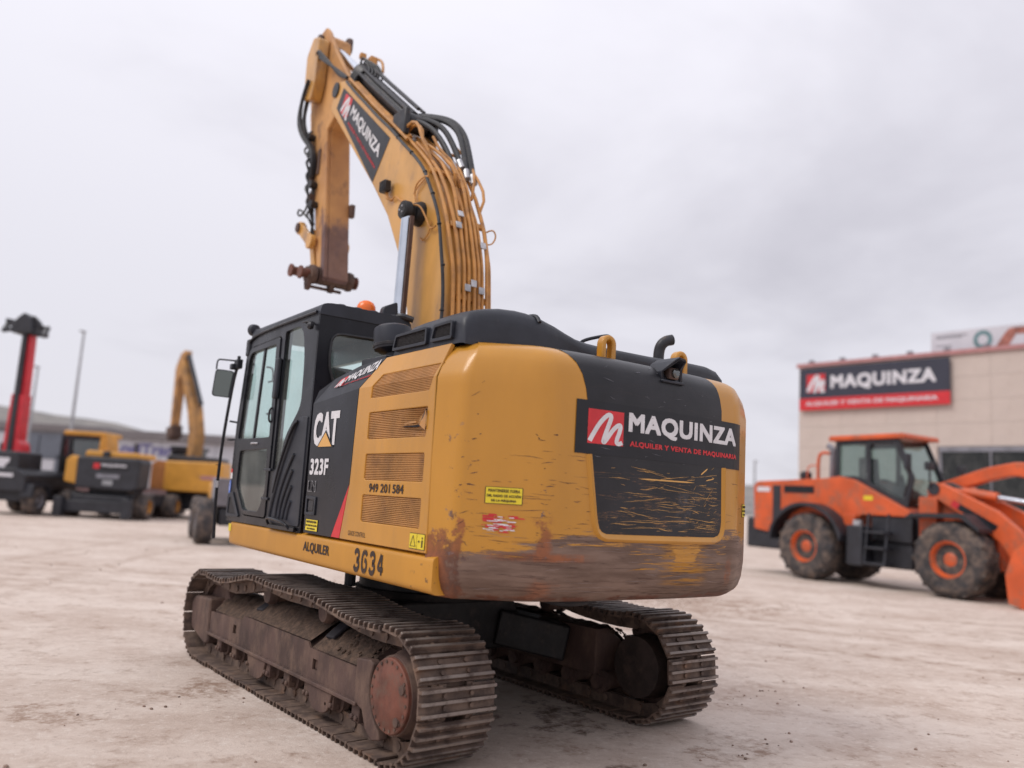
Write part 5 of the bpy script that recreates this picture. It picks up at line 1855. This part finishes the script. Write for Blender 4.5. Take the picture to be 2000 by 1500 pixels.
pe = B().box((-.10, -.14, 9.9), (LH, .3, 10.10)).build('roof_edge', 'parapet_red', HALL)
for k in range(9):
    B().box((.6 + k * 1.75, -.10, 10.10), (.85 + k * 1.75, .1, 10.26)).build('roof_light', 'far_grey', pe)
SG = thing('shop_sign', 'wide navy and red company sign with white lettering high on the beige hall', 'sign', BA + (BE - BA).normalized() * .15, ang)
SW = 7.75
nv = B().box((0, -.22, 8.14), (SW, -.14, 9.78)).build('sign_panel', 'sign_navy', SG, bevel=.01)
B().box((0, -.24, 7.50), (SW, -.14, 8.14)).build('sign_band', 'sticker_red', SG, bevel=.01)
sf = lambda l: (lambda u, v: Vector((u * SW, -.22 - l, 7.5 + v * 2.28)))
sheet(rect(sf(.004), .055, .42, .19, .85), 'sticker_red', SG, name='emblem')
stroke(M_STROKE, .20, rect(sf(.008), .06, .42, .185, .84), 'sign_white', SG)
lettering('MAQUINZA', rect(sf(.006), .23, .44, .92, .80), 'sign_white', SG, .05, 1.08)
lettering('ALQUILER Y VENTA DE MAQUINARIA', rect(sf(.026), .05, .09, .93, .20), 'sign_white', SG, .03)
BB = thing('roof_billboard', 'pale billboard with a teal ring and brown shape standing on the hall roof', 'billboard', BA + (BE - BA).normalized() * 6.75, ang)
B().box((0, .6, 10.15), (12, .72, 11.2)).build('billboard_panel', 'billboard_sheet', BB)
for k in range(5):
    B().bar((.5 + k * 2.7, .75, 11.0), (.5 + k * 2.7, 1.9, 9.95), .08, .08).build('billboard_strut', 'galvanised', BB)
b = B()
for k in range(24):
    a0, a1 = 2 * pi * k / 24, 2 * pi * (k + 1) / 24
    b.bm.faces.new([b.bm.verts.new((2.35 + r * cos(a), .594, 10.62 + r * 1.1 * sin(a))) for r, a in ((.23, a0), (.42, a0), (.42, a1), (.23, a1))])
b.build('printed_ring', 'billboard_teal', BB, angle=0)
bf = lambda u, v: Vector((u * 12, .594, 10.15 + v * 1.05))
stroke([(.262, .02), (.285, .45), (.31, .85), (.335, .86), (.342, .55)], .045, bf, 'billboard_brown', BB, 'printed_shape')
stroke([(.36, .1), (.40, .6), (.45, .5)], .02, bf, 'sign_navy', BB, 'printed_shape')
for v, w in ((.78, .12), (.70, .10), (.32, .06)):
    stroke([(.02, v), (.02 + w, v)], .05, bf, 'far_grey', BB, 'printed_line')

# white warehouse far off on the left and its dark neighbour
WH = thing('warehouse', 'long white warehouse with blue lettering under a dark roof edge', 'building', at(-34.9, 71), VIEW)
B().box((0, 0, 0), (19, 16, 5.0)).build('warehouse_wall', 'white_cladding', WH)
B().box((-.2, -.4, 5.0), (19.2, 16, 5.75)).build('warehouse_roof', 'roof_sheet', WH, bevel=.05)
B().box((.0, -.06, 0), (19, 0, .7)).build('plinth', 'grey_cladding', WH)
for k in range(1, 8):
    B().box((k * 2.4, -.03, .7), (k * 2.4 + .05, 0, 5.0)).build('wall_joint', 'grey_cladding', WH)
lettering('LogiTrans', lambda u, v: Vector((.75 + u * 5.9, -.06, 3.45 + v * 1.25)), 'letter_blue', WH, .04)
OF = thing('office_block', 'low grey industrial block with dark glazing left of the white warehouse', 'building', at(-47.5, 72), VIEW)
B().box((0, 0, 0), (12.3, 14, 5.3)).build('office_wall', 'grey_cladding', OF)
B().box((-.2, -.3, 5.3), (12.4, 14, 5.95)).build('office_roof', 'roof_sheet', OF, bevel=.05)
for x0, x1, z0, z1, m in ((2.0, 3.7, 1.2, 5.0, 'white_cladding'), (4.7, 6.4, 2.6, 5.0, 'dark_cladding'), (6.6, 8.3, .8, 2.9, 'white_cladding'), (6.5, 8.4, 2.9, 5.0, 'dark_cladding'), (8.4, 9.9, .8, 5.0, 'white_cladding'), (8.0, 9.2, .5, 3.3, 'dark_cladding'), (10.4, 11.6, 2.2, 4.9, 'white_cladding')):
    B().box((x0, -.12 if m[0] == 'w' else -.18, z0), (x1, 0, z1)).build('wall_bay' if m[0] == 'w' else 'window_bay', m, OF, bevel=.02)
BW = B().box((-14, -.12, 0), (30, .12, 1.05))
bw = BW.build('boundary_wall', 'brown_wall', bevel=.02)
bw.location, bw.rotation_euler = at(-40, 60), (0, 0, VIEW)
tag(bw, 'low reddish brown boundary wall in front of the far warehouses', 'wall')


def lamp_post(lat, dep, h, label):
    t = thing('lamp_post', label, 'lamp post', at(lat, dep), VIEW, 'tall lamp posts around the yard')
    B().cyl((0, 0, 0), (0, 0, h), .16, .075, 12).build('pole', 'galvanised', t)
    B().lathe([(0, .22), (.05, .24), (.4, .17)], (0, 0, 0), (0, 0, 1), 12).build('pole_base', 'galvanised', t)
    B().box((-.14, -.5, h - .02), (.14, .12, h + .10)).build('lamp_head', 'galvanised', t, bevel=.04)


lamp_post(-32.1, 60, 12.2, 'tallest lamp post, standing between the red-boomed machine and the wheeled excavator')
lamp_post(-37.2, 63.5, 9.8, 'fainter lamp post just right of the red raised boom')
lamp_post(23.0, 76, 6.6, 'short thin lamp post far off left of the beige hall')

# ------------------------------------------------------------------ machines parked on the left
TH = thing('telehandler', 'black machine with a tall raised red boom and dark head, at the left edge', 'telehandler', at(-20.05, 33), VIEW)
b = B()
b.prism(rounded([(-1.15, .95), (-1.15, 1.75), (-.85, 1.85), (.55, 1.85), (.95, 1.6), (.95, .95)], .08), 1, -.2, 3.8)
b.box((-.95, .1, .55), (.85, 3.6, 1.0))
b.build('chassis', 'far_black', TH, bevel=.03)
eng = B().prism(rounded([(-.95, 1.55), (-.92, 2.52), (.50, 2.52), (.56, 1.55)], .10), 1, -.1, 1.6).build('engine_cover', 'far_black', TH, bevel=.04)
b = B()
b.bm.faces.new([b.bm.verts.new((x, -.106, z)) for x, z in ((-.42, 2.25), (.18, 2.25), (.16, 2.08), (.04, 1.98), (.01, 1.83), (-.24, 1.83), (-.28, 1.98), (-.40, 2.08))])
b.build('emblem', 'sign_white', eng, angle=0)
sheet(lambda u, v: Vector((-1.0 + u * 1.45, -.206, 1.50 + v * .14)), 'sign_white', TH, name='rear_board')
sheet(lambda u, v: Vector((-1.0 + u * .28, -.210, 1.50 + v * .14)), 'sticker_red', TH, name='emblem')
sheet(lambda u, v: Vector((-.42 + u * .24, -.206, 1.02 + v * .10)), 'amber', TH, name='rear_lamp')
for x, ax in ((-1.05, -1), (1.0, 1)):
    for y in (.55, 3.0):
        wheel(TH, (x * 1.0, y, .60), (ax, 0, 0), .60, .48, .30, 'far_grey', 12)
for x in (-1.06, 1.02):
    B().prism(rounded([(-.15, .7), (-.1, 1.25), (1.2, 1.25), (1.25, .7), (1.1, .75), (1.05, 1.15), (.05, 1.15), (0, .75)], .04), 0, x - .25, x + .25).build('mudguard', 'far_black', TH)
B().prism(rounded([(1.15, 1.85), (1.15, 2.9), (1.9, 2.9), (2.4, 1.85)], .1), 0, -1.1, -.35).build('cab', 'far_black', TH, bevel=.03)
bm1 = B().prism([(-.74, 2.2), (-.10, 2.2), (-.15, 4.9), (-.66, 4.9)], 1, .75, 1.35).build('boom', 'red_paint', TH, bevel=.03)
B().prism([(-.64, 4.9), (-.17, 4.9), (-.24, 7.5), (-.64, 7.5)], 1, .85, 1.28).build('boom_section', 'red_paint', bm1, bevel=.03)
B().prism([(-.53, 2.3), (-.29, 2.3), (-.36, 7.5), (-.53, 7.5)], 1, .68, .90).build('boom_channel', 'far_black', bm1, bevel=.02)
B().prism(rounded([(-.12, 2.3), (.16, 2.45), (.08, 2.85), (-.13, 3.05)], .06), 1, .6, 1.3).build('boom_side_plate', 'red_paint', bm1, bevel=.02)
hd_ = B().prism(rounded([(-1.0, 7.45), (-.85, 8.05), (-.52, 8.35), (-.20, 8.05), (-.10, 7.45)], .1), 1, .6, 1.5).build('boom_head', 'far_black', TH, bevel=.04)
for x0, z0, x1, z1 in ((-.95, 7.55, -.2, 7.75), (-.85, 8.0, -.1, 7.9), (.1, 7.95, .80, 7.75), (.2, 7.5, .85, 7.45), (-.9, 7.5, -.85, 8.05), (.82, 7.35, .80, 7.85), (-.6, 7.75, -.25, 8.25), (.25, 8.2, .6, 7.7)):
    B().bar((x0 - .52, .8, z0), (x1 - .52, 1.1, z1), .16, .16, (0, 1, 0)).build('head_fork', 'far_black', hd_, bevel=.03)

WE = thing('wheeled_excavator', 'yellow wheeled excavator with a black rear and dark cab, second machine from the left', 'excavator', at(-16.75, 34), VIEW)
cw2 = B().prism(rounded([(-.95, 1.22), (-.98, 2.45), (-.9, 2.52), (1.55, 2.52), (1.66, 2.4), (1.62, 1.3), (1.4, 1.18)], .10), 1, -.1, 1.0).build('counterweight', 'far_black', WE, bevel=.06)
sheet(lambda u, v: Vector((-.30 + u * 1.5, -.108, 2.02 + v * .26)), 'sticker_black', cw2, name='company_board')
sheet(lambda u, v: Vector((-.26 + u * .26, -.112, 2.04 + v * .22)), 'sticker_red', cw2, name='emblem')
lettering('MAQUINZA', lambda u, v: Vector((.06 + u * 1.06, -.112, 2.12 + v * .13)), 'sign_white', cw2, .05)
sheet(lambda u, v: Vector((-.10 + u * .95, -.108, 1.66 + v * .17)), 'far_grey', cw2, name='rear_grille')
sheet(lambda u, v: Vector((.18 + u * .42, -.108, 1.38 + v * .20)), 'galvanised', cw2, name='number_plate')
B().prism(rounded([(-1.50, 1.45), (-1.50, 2.35), (-1.28, 2.55), (-.95, 2.45), (-.95, 1.35)], .08), 1, .05, 2.2).build('side_door', 'far_yellow', WE, bevel=.04)
B().prism(rounded([(-.80, 2.52), (-.72, 2.78), (1.45, 2.76), (1.5, 2.52)], .10), 1, .1, 1.8).build('engine_hood', 'far_yellow', WE, bevel=.05)
B().cyl((.95, .9, 2.7), (.95, .9, 3.2), .07).build('exhaust_pipe', 'far_black', WE)
B().box((.0, .0, 2.55), (.28, .12, 2.78)).build('rear_camera', 'far_black', WE, bevel=.03)
CS = Matrix.Translation((-.85, 0, 0))


def shifted(b, *a, **k):
    for v in b.bm.verts:
        v.co = CS @ v.co
    return b.build(*a, **k)


cb = shifted(B().holed(rounded([(-1.80, 1.6), (-1.80, 3.45), (.12, 3.45), (.18, 2.6), (-.3, 2.5), (-.9, 1.6)], .08), [rounded([(-1.35, 2.55), (-1.35, 3.25), (-.12, 3.25), (-.05, 2.62)], .08), rounded([(-1.72, 1.8), (-1.72, 3.25), (-1.46, 3.25), (-1.46, 1.8)], .05)], 1, 1.6, 1.7), 'cab', 'far_black', WE, bevel=.03)
shifted(B().prism(rounded([(-1.70, 3.42), (-1.66, 3.62), (.10, 3.62), (.16, 3.42)], .08), 1, 1.5, 3.1), 'cab_roof', 'far_yellow', cb, bevel=.04)
shifted(B().prism(rounded([(-.12, 2.5), (-.08, 3.45), (.18, 3.45), (.32, 2.5)], .05), 1, 1.52, 2.6), 'cab_pillar', 'far_yellow', cb, bevel=.03)
shifted(B().box((-1.78, 1.72, 1.6), (-.95, 3.0, 2.4)), 'cab_body', 'far_black', cb, bevel=.04)
shifted(B().box((-1.76, 1.70, 1.8), (.1, 1.72, 3.42)), 'window_pane', 'dark_glass', cb)
shifted(B().tube([(-1.8, 2.6, 3.1), (-2.05, 2.6, 3.1), (-2.1, 2.6, 3.0)], .03).box((-2.15, 2.55, 2.6), (-1.95, 2.65, 3.0)), 'mirror', 'far_black', WE, bevel=.02)
b = B()
b.box((-1.3, .3, .55), (1.3, 5.0, 1.05)).box((-1.05, -.05, .30), (1.25, .22, .95)).box((-.7, .6, 1.0), (.9, 2.2, 1.3))
b.build('chassis', 'far_black', WE, bevel=.05)
B().box((-1.45, -.25, .25), (1.55, -.12, .72)).build('dozer_blade', 'far_black', WE, bevel=.03)
for x, ax in ((-1.5, -1), (1.5, 1)):
    for y in (.9, 3.9):
        wheel(WE, (x, y, .55), (ax, 0, 0), .55, .62, .28, 'wheel_hub_yellow', 12)
for x in (-1.35, 1.42):
    B().box((x - .18, -.5, .05), (x + .18, -.2, .85)).build('stabiliser_leg', 'far_black', WE, bevel=.03)
B().bar((-.9, 2.4, 2.0), (-2.6, 4.6, 3.0), .45, .6).bar((-2.6, 4.6, 3.0), (-3.7, 6.2, 2.2), .42, .5).build('boom', 'far_yellow', WE, bevel=.03)

FE = thing('tracked_excavator', 'far yellow crawler excavator with upright folded boom, behind the mirror of the big one', 'excavator', at(-14.8, 38), VIEW)
B().prism(rounded([(-.95, 1.25), (-.95, 2.62), (1.70, 2.66), (1.74, 1.25)], .10), 1, -.1, 1.1).build('counterweight', 'far_yellow', FE, bevel=.06)
B().prism(rounded([(-1.62, 1.30), (-1.62, 2.45), (-1.40, 2.62), (-.96, 2.60), (-.96, 1.26)], .06), 1, .05, 3.0).build('side_door', 'far_dark_orange', FE, bevel=.03)
B().box((.75, -.108, 1.84), (1.65, -.104, 2.02)).build('company_board', 'parapet_red', FE)
B().box((-1.2, 1.0, 1.1), (1.5, 3.6, 1.35)).build('upper_deck', 'far_black', FE, bevel=.04)
B().prism(rounded([(-1.2, 2.6), (-1.1, 2.92), (1.3, 2.88), (1.4, 2.6)], .1), 1, .5, 1.8).build('engine_hood', 'far_black', FE, bevel=.05)
fc = B().holed(rounded([(-1.90, 1.4), (-1.85, 3.30), (-.55, 3.30), (-.50, 1.4)], .08), [rounded([(-1.78, 2.4), (-1.72, 3.12), (-.68, 3.12), (-.65, 2.4)], .08)], 1, 2.6, 2.7).build('cab', 'far_black', FE, bevel=.03)
B().prism(rounded([(-1.92, 3.26), (-1.85, 3.42), (-.55, 3.42), (-.5, 3.26)], .06), 1, 2.5, 4.2).build('cab_roof', 'far_black', fc, bevel=.03)
B().box((-1.8, 2.72, 1.4), (-.6, 4.0, 3.26)).build('window_pane', 'dark_glass', fc)
SWING = Matrix.Translation((-.45, 2.1, 0)) @ Matrix.Rotation(.95, 4, 'Z') @ Matrix.Translation((0, -1.9, 0))


def swung(b, name, mat, parent=None):
    for v in b.bm.verts:
        v.co.y = 1.95 + (v.co.y - 1.95) * .72
        v.co = SWING @ v.co
    return b.build(name, mat, parent or FE, bevel=.03)


swung(B().prism([(1.6, 2.6), (1.55, 4.0), (2.1, 5.3), (4.0, 7.75), (4.4, 7.65), (4.3, 7.3), (2.8, 5.1), (2.35, 4.0), (2.35, 2.6)], 0, -.27, .27), 'boom', 'far_boom')
swung(B().prism([(4.05, 8.3), (4.5, 8.1), (4.95, 7.4), (4.8, 4.3), (4.5, 4.25), (4.42, 6.8), (4.0, 7.2)], 0, -.22, .22), 'stick', 'stick_paint')
swung(B().cyl((0, 1.85, 5.5), (0, 3.95, 8.05), .12), 'stick_cylinder', 'far_black')
swung(B().cyl((0, 5.1, 7.2), (0, 4.95, 4.8), .12), 'bucket_cylinder', 'far_black')
swung(B().prism([(4.35, 4.5), (4.3, 3.9), (4.8, 3.7), (5.1, 4.3)], 0, -.3, .3), 'bucket_link', 'track_frame_steel')
for x in (-1.60, 1.25):
    tk = B().prism(rounded([(.1, .05), (-.1, .45), (.1, .88), (3.8, .88), (4.1, .45), (3.8, .05)], .25), 0, x - .30, x + .30).build('track', 'track_frame_steel', FE)
    tb = B()
    for k in range(10):
        tb.box((x - .32, -.14 + (.04 if k in (0, 9) else 0), .06 + k * .085), (x + .32, -.02, .10 + k * .085))
    tb.build('track_bar', 'track_frame_steel', tk, kind='stuff')
B().box((-1.2, .9, .4), (1.0, 3.2, 1.15)).build('carbody', 'far_black', FE, bevel=.05)

# machine hidden behind the cab: only a wheel and a sliver of its body are in view
SD = thing('site_dumper', 'grey tyred machine mostly hidden behind the cab, only one wheel showing', 'dumper', at(-8.15, 24.2), VIEW + .42)
for x, ax in ((-.55, -1), (1.35, 1)):
    for y in (.0, 2.3):
        wheel(SD, (x, y, .66), (ax, 0, 0), .66, .50, .33, 'far_grey', 12)
B().box((-.2, -.4, .55), (1.0, 2.9, 1.05)).build('chassis', 'far_black', SD, bevel=.04)
B().prism(rounded([(-.3, 1.05), (-.3, 1.75), (1.1, 1.75), (1.1, 1.05)], .1), 1, 1.2, 2.9).build('engine_cover', 'far_yellow', SD, bevel=.05)
B().prism([(-.5, 1.1), (-.9, 1.9), (1.1, 1.9), (.9, 1.1)], 0, -.35, 1.15).build('skip', 'far_grey', SD, bevel=.04)

# ------------------------------------------------------------------ orange loader on the right
LD = thing('wheel_loader', 'big orange wheel loader with a glazed cab and dusty tyres before the beige hall', 'loader', (17.48, 8.5, 0), math.atan2(-.993, -.117))
for s in (-.08, 4.2):
    for y, ax in ((.36, -1), (2.36, 1)):
        wheel(LD, (s, y, .955), (0, ax, 0), .965, .74, .47, 'orange_paint', 16)
side = [(-2.35, 1.35), (-2.40, 2.70), (-2.25, 2.84), (.2, 2.95), (.75, 3.02), (1.25, 2.92), (2.0, 2.55), (2.85, 2.14), (2.95, 1.95), (1.45, 1.95), (1.2, 1.7), (1.2, 1.2), (-1.2, 1.2)]
bd_ = B().prism(rounded(side, .06), 1, .50, 2.20).build('rear_body', 'orange_paint', LD, bevel=.03)
B().box((-1.62, .485, 1.35), (-1.32, .52, 2.72)).build('body_vent', 'far_black', bd_)
B().box((-1.20, .487, 2.50), (-.1, .52, 2.72)).build('company_board', 'sticker_black', bd_)
sheet(lambda u, v: Vector((-2.25 + u * .5, .494, 2.52 + v * .14)), 'sign_white', bd_, name='company_board')
sheet(lambda u, v: Vector((1.55 + u * .28, .494, 2.36 + v * .12)), 'sticker_yellow', bd_, name='sticker')
B().box((-2.75, .6, .75), (-1.35, 2.1, 1.7)).build('counterweight', 'far_black', LD, bevel=.06)
B().box((-1.2, .65, .55), (2.9, 2.05, 1.25)).build('rear_frame', 'far_black', LD, bevel=.05)
arc = [(-.08 + 1.20 * cos(R(a)), .955 + 1.20 * sin(R(a))) for a in range(172, 12, -10)] + [(-.08 + 1.10 * cos(R(a)), .955 + 1.10 * sin(R(a))) for a in range(12, 180, 10)]
arc = [(-.08 + 1.30 * cos(R(a)), 1.02 + 1.20 * sin(R(a))) for a in range(176, 8, -8)] + [(-.08 + 1.20 * cos(R(a)), 1.02 + 1.10 * sin(R(a))) for a in range(8, 177, 8)]
B().prism(arc, 1, -.02, .62).build('mudguard', 'far_black', LD)
B().prism(arc, 1, 2.1, 2.7).build('mudguard', 'far_black', LD)
B().prism([(-1.1, 1.3), (-.95, 1.85), (-.5, 2.15), (.3, 2.15), (.75, 1.8), (.9, 1.3)], 1, .45, .55).build('wheel_arch', 'orange_paint', LD, bevel=.03)
st = B().box((1.25, .12, .55), (1.75, .6, 1.65)).build('battery_box', 'far_black', LD, bevel=.04)
for k in range(3):
    B().box((1.85, .05, .62 + k * .42), (2.45, .5, .68 + k * .42)).build('step', 'far_black', st, bevel=.01)
B().cyl((1.5, .3, 1.65), (1.5, .3, 1.80), .13).build('filler_cap', 'zinc', st)
for s in (1.85, 2.45):
    B().bar((s, .08, .62), (s, .30, 2.0), .05, .05, (1, 0, 0)).build('step_rail', 'far_black', LD)
# cab
def ldr_poly(P):
    return rounded(P, .06)
cz = [(.50, 2.45), (.55, 4.02), (2.55, 4.06), (2.95, 3.0), (2.80, 2.15), (2.35, 2.25), (1.3, 2.9)]
cabL = B().holed(rounded([(.50, 2.85), (.55, 4.05), (2.50, 4.08), (2.98, 3.0), (2.75, 2.16), (2.2, 2.42), (1.2, 2.92)], .06), [rounded([(.66, 3.02), (.68, 3.92), (1.55, 3.94), (1.55, 2.92), (1.2, 3.04)], .06), rounded([(1.68, 2.85), (1.68, 3.94), (2.42, 3.95), (2.82, 3.0), (2.65, 2.38), (2.25, 2.55)], .06)], 1, .62, .68).build('cab', 'far_black', LD, bevel=.02)
B().prism(rounded([(.56, 2.95), (.60, 4.0), (2.48, 4.02), (2.90, 3.0), (2.70, 2.3)], .05), 1, .70, .71).build('window_pane', 'teal_glass', cabL)
B().holed(rounded([(.50, 2.85), (.55, 4.05), (2.50, 4.08), (2.98, 3.0), (2.75, 2.16), (2.2, 2.42), (1.2, 2.92)], .06), [rounded([(.66, 3.02), (.68, 3.92), (1.55, 3.94), (1.55, 2.92), (1.2, 3.04)], .06), rounded([(1.68, 2.85), (1.68, 3.94), (2.42, 3.95), (2.82, 3.0), (2.65, 2.38), (2.25, 2.55)], .06)], 1, 2.02, 2.08).build('cab_side_frame', 'far_black', cabL, bevel=.02)
B().bar((2.92, .65, 3.0), (2.50, .65, 4.04), .08, .08, (0, 1, 0)).bar((2.92, .65, 3.0), (2.74, .65, 2.2), .08, .08, (0, 1, 0)).build('front_pillar', 'far_black', cabL)
B().prism([(2.86, 2.98), (2.44, 4.02), (2.46, 4.03), (2.89, 2.99)], 1, .70, 2.0).build('windscreen', 'teal_glass', cabL)
B().prism([(2.86, 2.98), (2.70, 2.28), (2.72, 2.27), (2.89, 2.98)], 1, .70, 2.0).build('windscreen', 'teal_glass', cabL)
B().prism(rounded([(.36, 4.05), (.40, 4.20), (2.75, 4.22), (2.80, 4.08)], .05), 1, .52, 2.18).build('cab_roof', 'orange_paint', cabL, bevel=.03)
B().prism(rounded([(1.0, 2.6), (1.0, 3.6), (1.25, 3.6), (1.3, 2.9), (1.8, 2.85), (1.8, 2.6)], .05), 1, 1.05, 1.65).build('driver_seat', 'interior', cabL, bevel=.03)
B().prism([(.6, 2.85), (2.7, 2.2), (2.7, 2.45), (2.1, 2.75), (.6, 3.0)], 1, .72, 2.0).build('cab_floor', 'interior', cabL)
B().tube([(2.3, 1.35, 2.5), (2.15, 1.35, 3.1)], .05).build('steering_column', 'interior', cabL)
B().tube([(2.75, .5, 2.5), (3.0, .35, 2.9), (3.05, .30, 3.5)], .03).box((2.98, .12, 3.2), (3.08, .35, 3.62)).build('mirror', 'far_black', LD, bevel=.02)
B().tube([(-.15, .75, 2.9), (-.15, .75, 3.65), (.05, .75, 3.75), (.25, .75, 3.70)], .05).tube([(-.5, .7, 2.85), (-.5, .7, 3.35), (-.2, .7, 3.35)], .02).build('handrail', 'orange_paint', LD)
B().cyl((-.10, 1.35, 2.9), (-.08, 1.35, 3.75), .09).tube([(-.08, 1.35, 3.7), (-.08, 1.35, 3.9), (-.25, 1.35, 4.0)], .09).build('exhaust_pipe', 'far_grey', LD)
B().lathe([(0, .16), (.28, .18), (.34, .10)], (-.75, .95, 2.85), (0, 0, 1), 18).build('air_intake', 'far_black', LD)
# front frame, arms, bucket
B().prism(rounded([(3.05, .85), (3.05, 2.0), (3.25, 2.75), (3.7, 2.85), (4.1, 2.5), (5.0, 1.5), (5.1, .75)], .06), 1, .85, 1.85).build('front_frame', 'orange_paint', LD, bevel=.03)
B().box((2.3, .75, .60), (3.25, 1.9, 1.95)).build('hitch', 'far_black', LD, bevel=.05)
B().box((1.75, .55, 1.25), (2.95, .8, 1.95)).build('side_tank', 'far_black', LD, bevel=.04)
B().prism([(.95, 1.25), (.95, 1.95), (1.35, 1.95), (1.20, 1.25)], 1, .42, .6).build('tank_bracket', 'orange_paint', LD, bevel=.02)
B().prism([(3.05, 1.92), (3.25, 2.06), (4.6, 2.10), (5.0, 1.75), (5.0, 1.66), (4.55, 1.98), (3.3, 1.96)], 1, -.02, .70).build('mudguard', 'far_black', LD)
arm = [(3.30, 2.62), (3.40, 2.90), (3.75, 2.86), (5.10, 2.22), (5.65, 1.75), (6.25, .65), (6.05, .42), (5.75, .52), (5.15, 1.45), (4.6, 1.85)]
for y in (.62, 1.92):
    a_ = B().prism(rounded(arm, .08), 1, y, y + .18).build('lift_arm', 'orange_paint', LD, bevel=.025)
    B().lathe([(-.03, .16), (.21, .16)], (3.52, y, 2.72), (0, 1, 0), 20).build('arm_pin', 'far_black', a_)
    if y < 1:
        sheet(quad((3.95, y - .004, 2.30), (5.05, y - .004, 1.72), (5.13, y - .004, 1.85), (4.03, y - .004, 2.45)), 'sticker_black', a_, name='company_board')
        sheet(quad((3.95, y - .007, 2.30), (4.12, y - .007, 2.21), (4.20, y - .007, 2.35), (4.03, y - .007, 2.45)), 'sticker_red', a_, name='emblem')
B().prism(rounded([(3.35, 2.60), (3.25, 2.88), (4.55, 3.32), (5.3, 3.46), (6.1, 3.36), (6.6, 2.5), (6.75, 1.3), (6.5, 1.25), (6.3, 2.2), (5.75, 3.0), (5.2, 3.12), (4.6, 2.98)], .10), 1, 1.22, 1.48).build('bell_crank', 'orange_paint', LD, bevel=.03)
tc = B().cyl((3.5, 1.1, 2.75), (4.9, 1.1, 2.55), .13).build('tilt_cylinder', 'orange_paint', LD)
B().cyl((4.9, 1.1, 2.55), (5.6, 1.1, 2.45), .07).build('cylinder_rod', 'chrome', tc)
for k in range(3):
    B().tube([(3.2, 1.0 + .08 * k, 2.45), (3.6, .98, 2.95 - .05 * k), (4.1, 1.05, 2.75), (4.6, 1.1, 2.35 - .06 * k)], .035, 8).build('hydraulic_hose', 'rubber_hose', LD)
for y in (.55, 2.1):
    B().bar((3.45, y, 2.75), (3.45, y, 3.25), .05, .05, (1, 0, 0)).box((3.38, y - .14, 3.2), (3.52, y + .14, 3.42)).build('headlight', 'far_black', LD, bevel=.02)
B().box((3.1, .60, 1.0), (3.6, .84, 2.5)).build('frame_plate', 'orange_paint', LD, bevel=.03)
lc = B().cyl((3.6, .80, 1.35), (4.6, .80, 1.55), .11).build('lift_cylinder', 'orange_paint', LD)
B().cyl((4.6, .80, 1.55), (5.3, .80, 1.70), .06).build('cylinder_rod', 'chrome', lc)
bk = B()
outer = [(5.75, .12), (5.65, .75), (5.85, 1.30), (6.15, 1.55), (6.22, 1.50), (5.95, 1.22), (5.78, .75), (5.86, .20), (6.2, .10), (7.3, .06), (7.3, .0), (6.0, .0)]
bk.prism(outer, 1, -.15, 2.87)
bkt = bk.build('bucket', 'far_dark_orange', LD, bevel=.015)
for y in (-.17, 2.85):
    B().prism([(5.72, .1), (5.66, .75), (5.85, 1.28), (6.15, 1.52), (7.2, .12), (7.2, .02), (6.0, .02)], 1, y, y + .04).build('bucket_cheek', 'orange_paint', bkt)
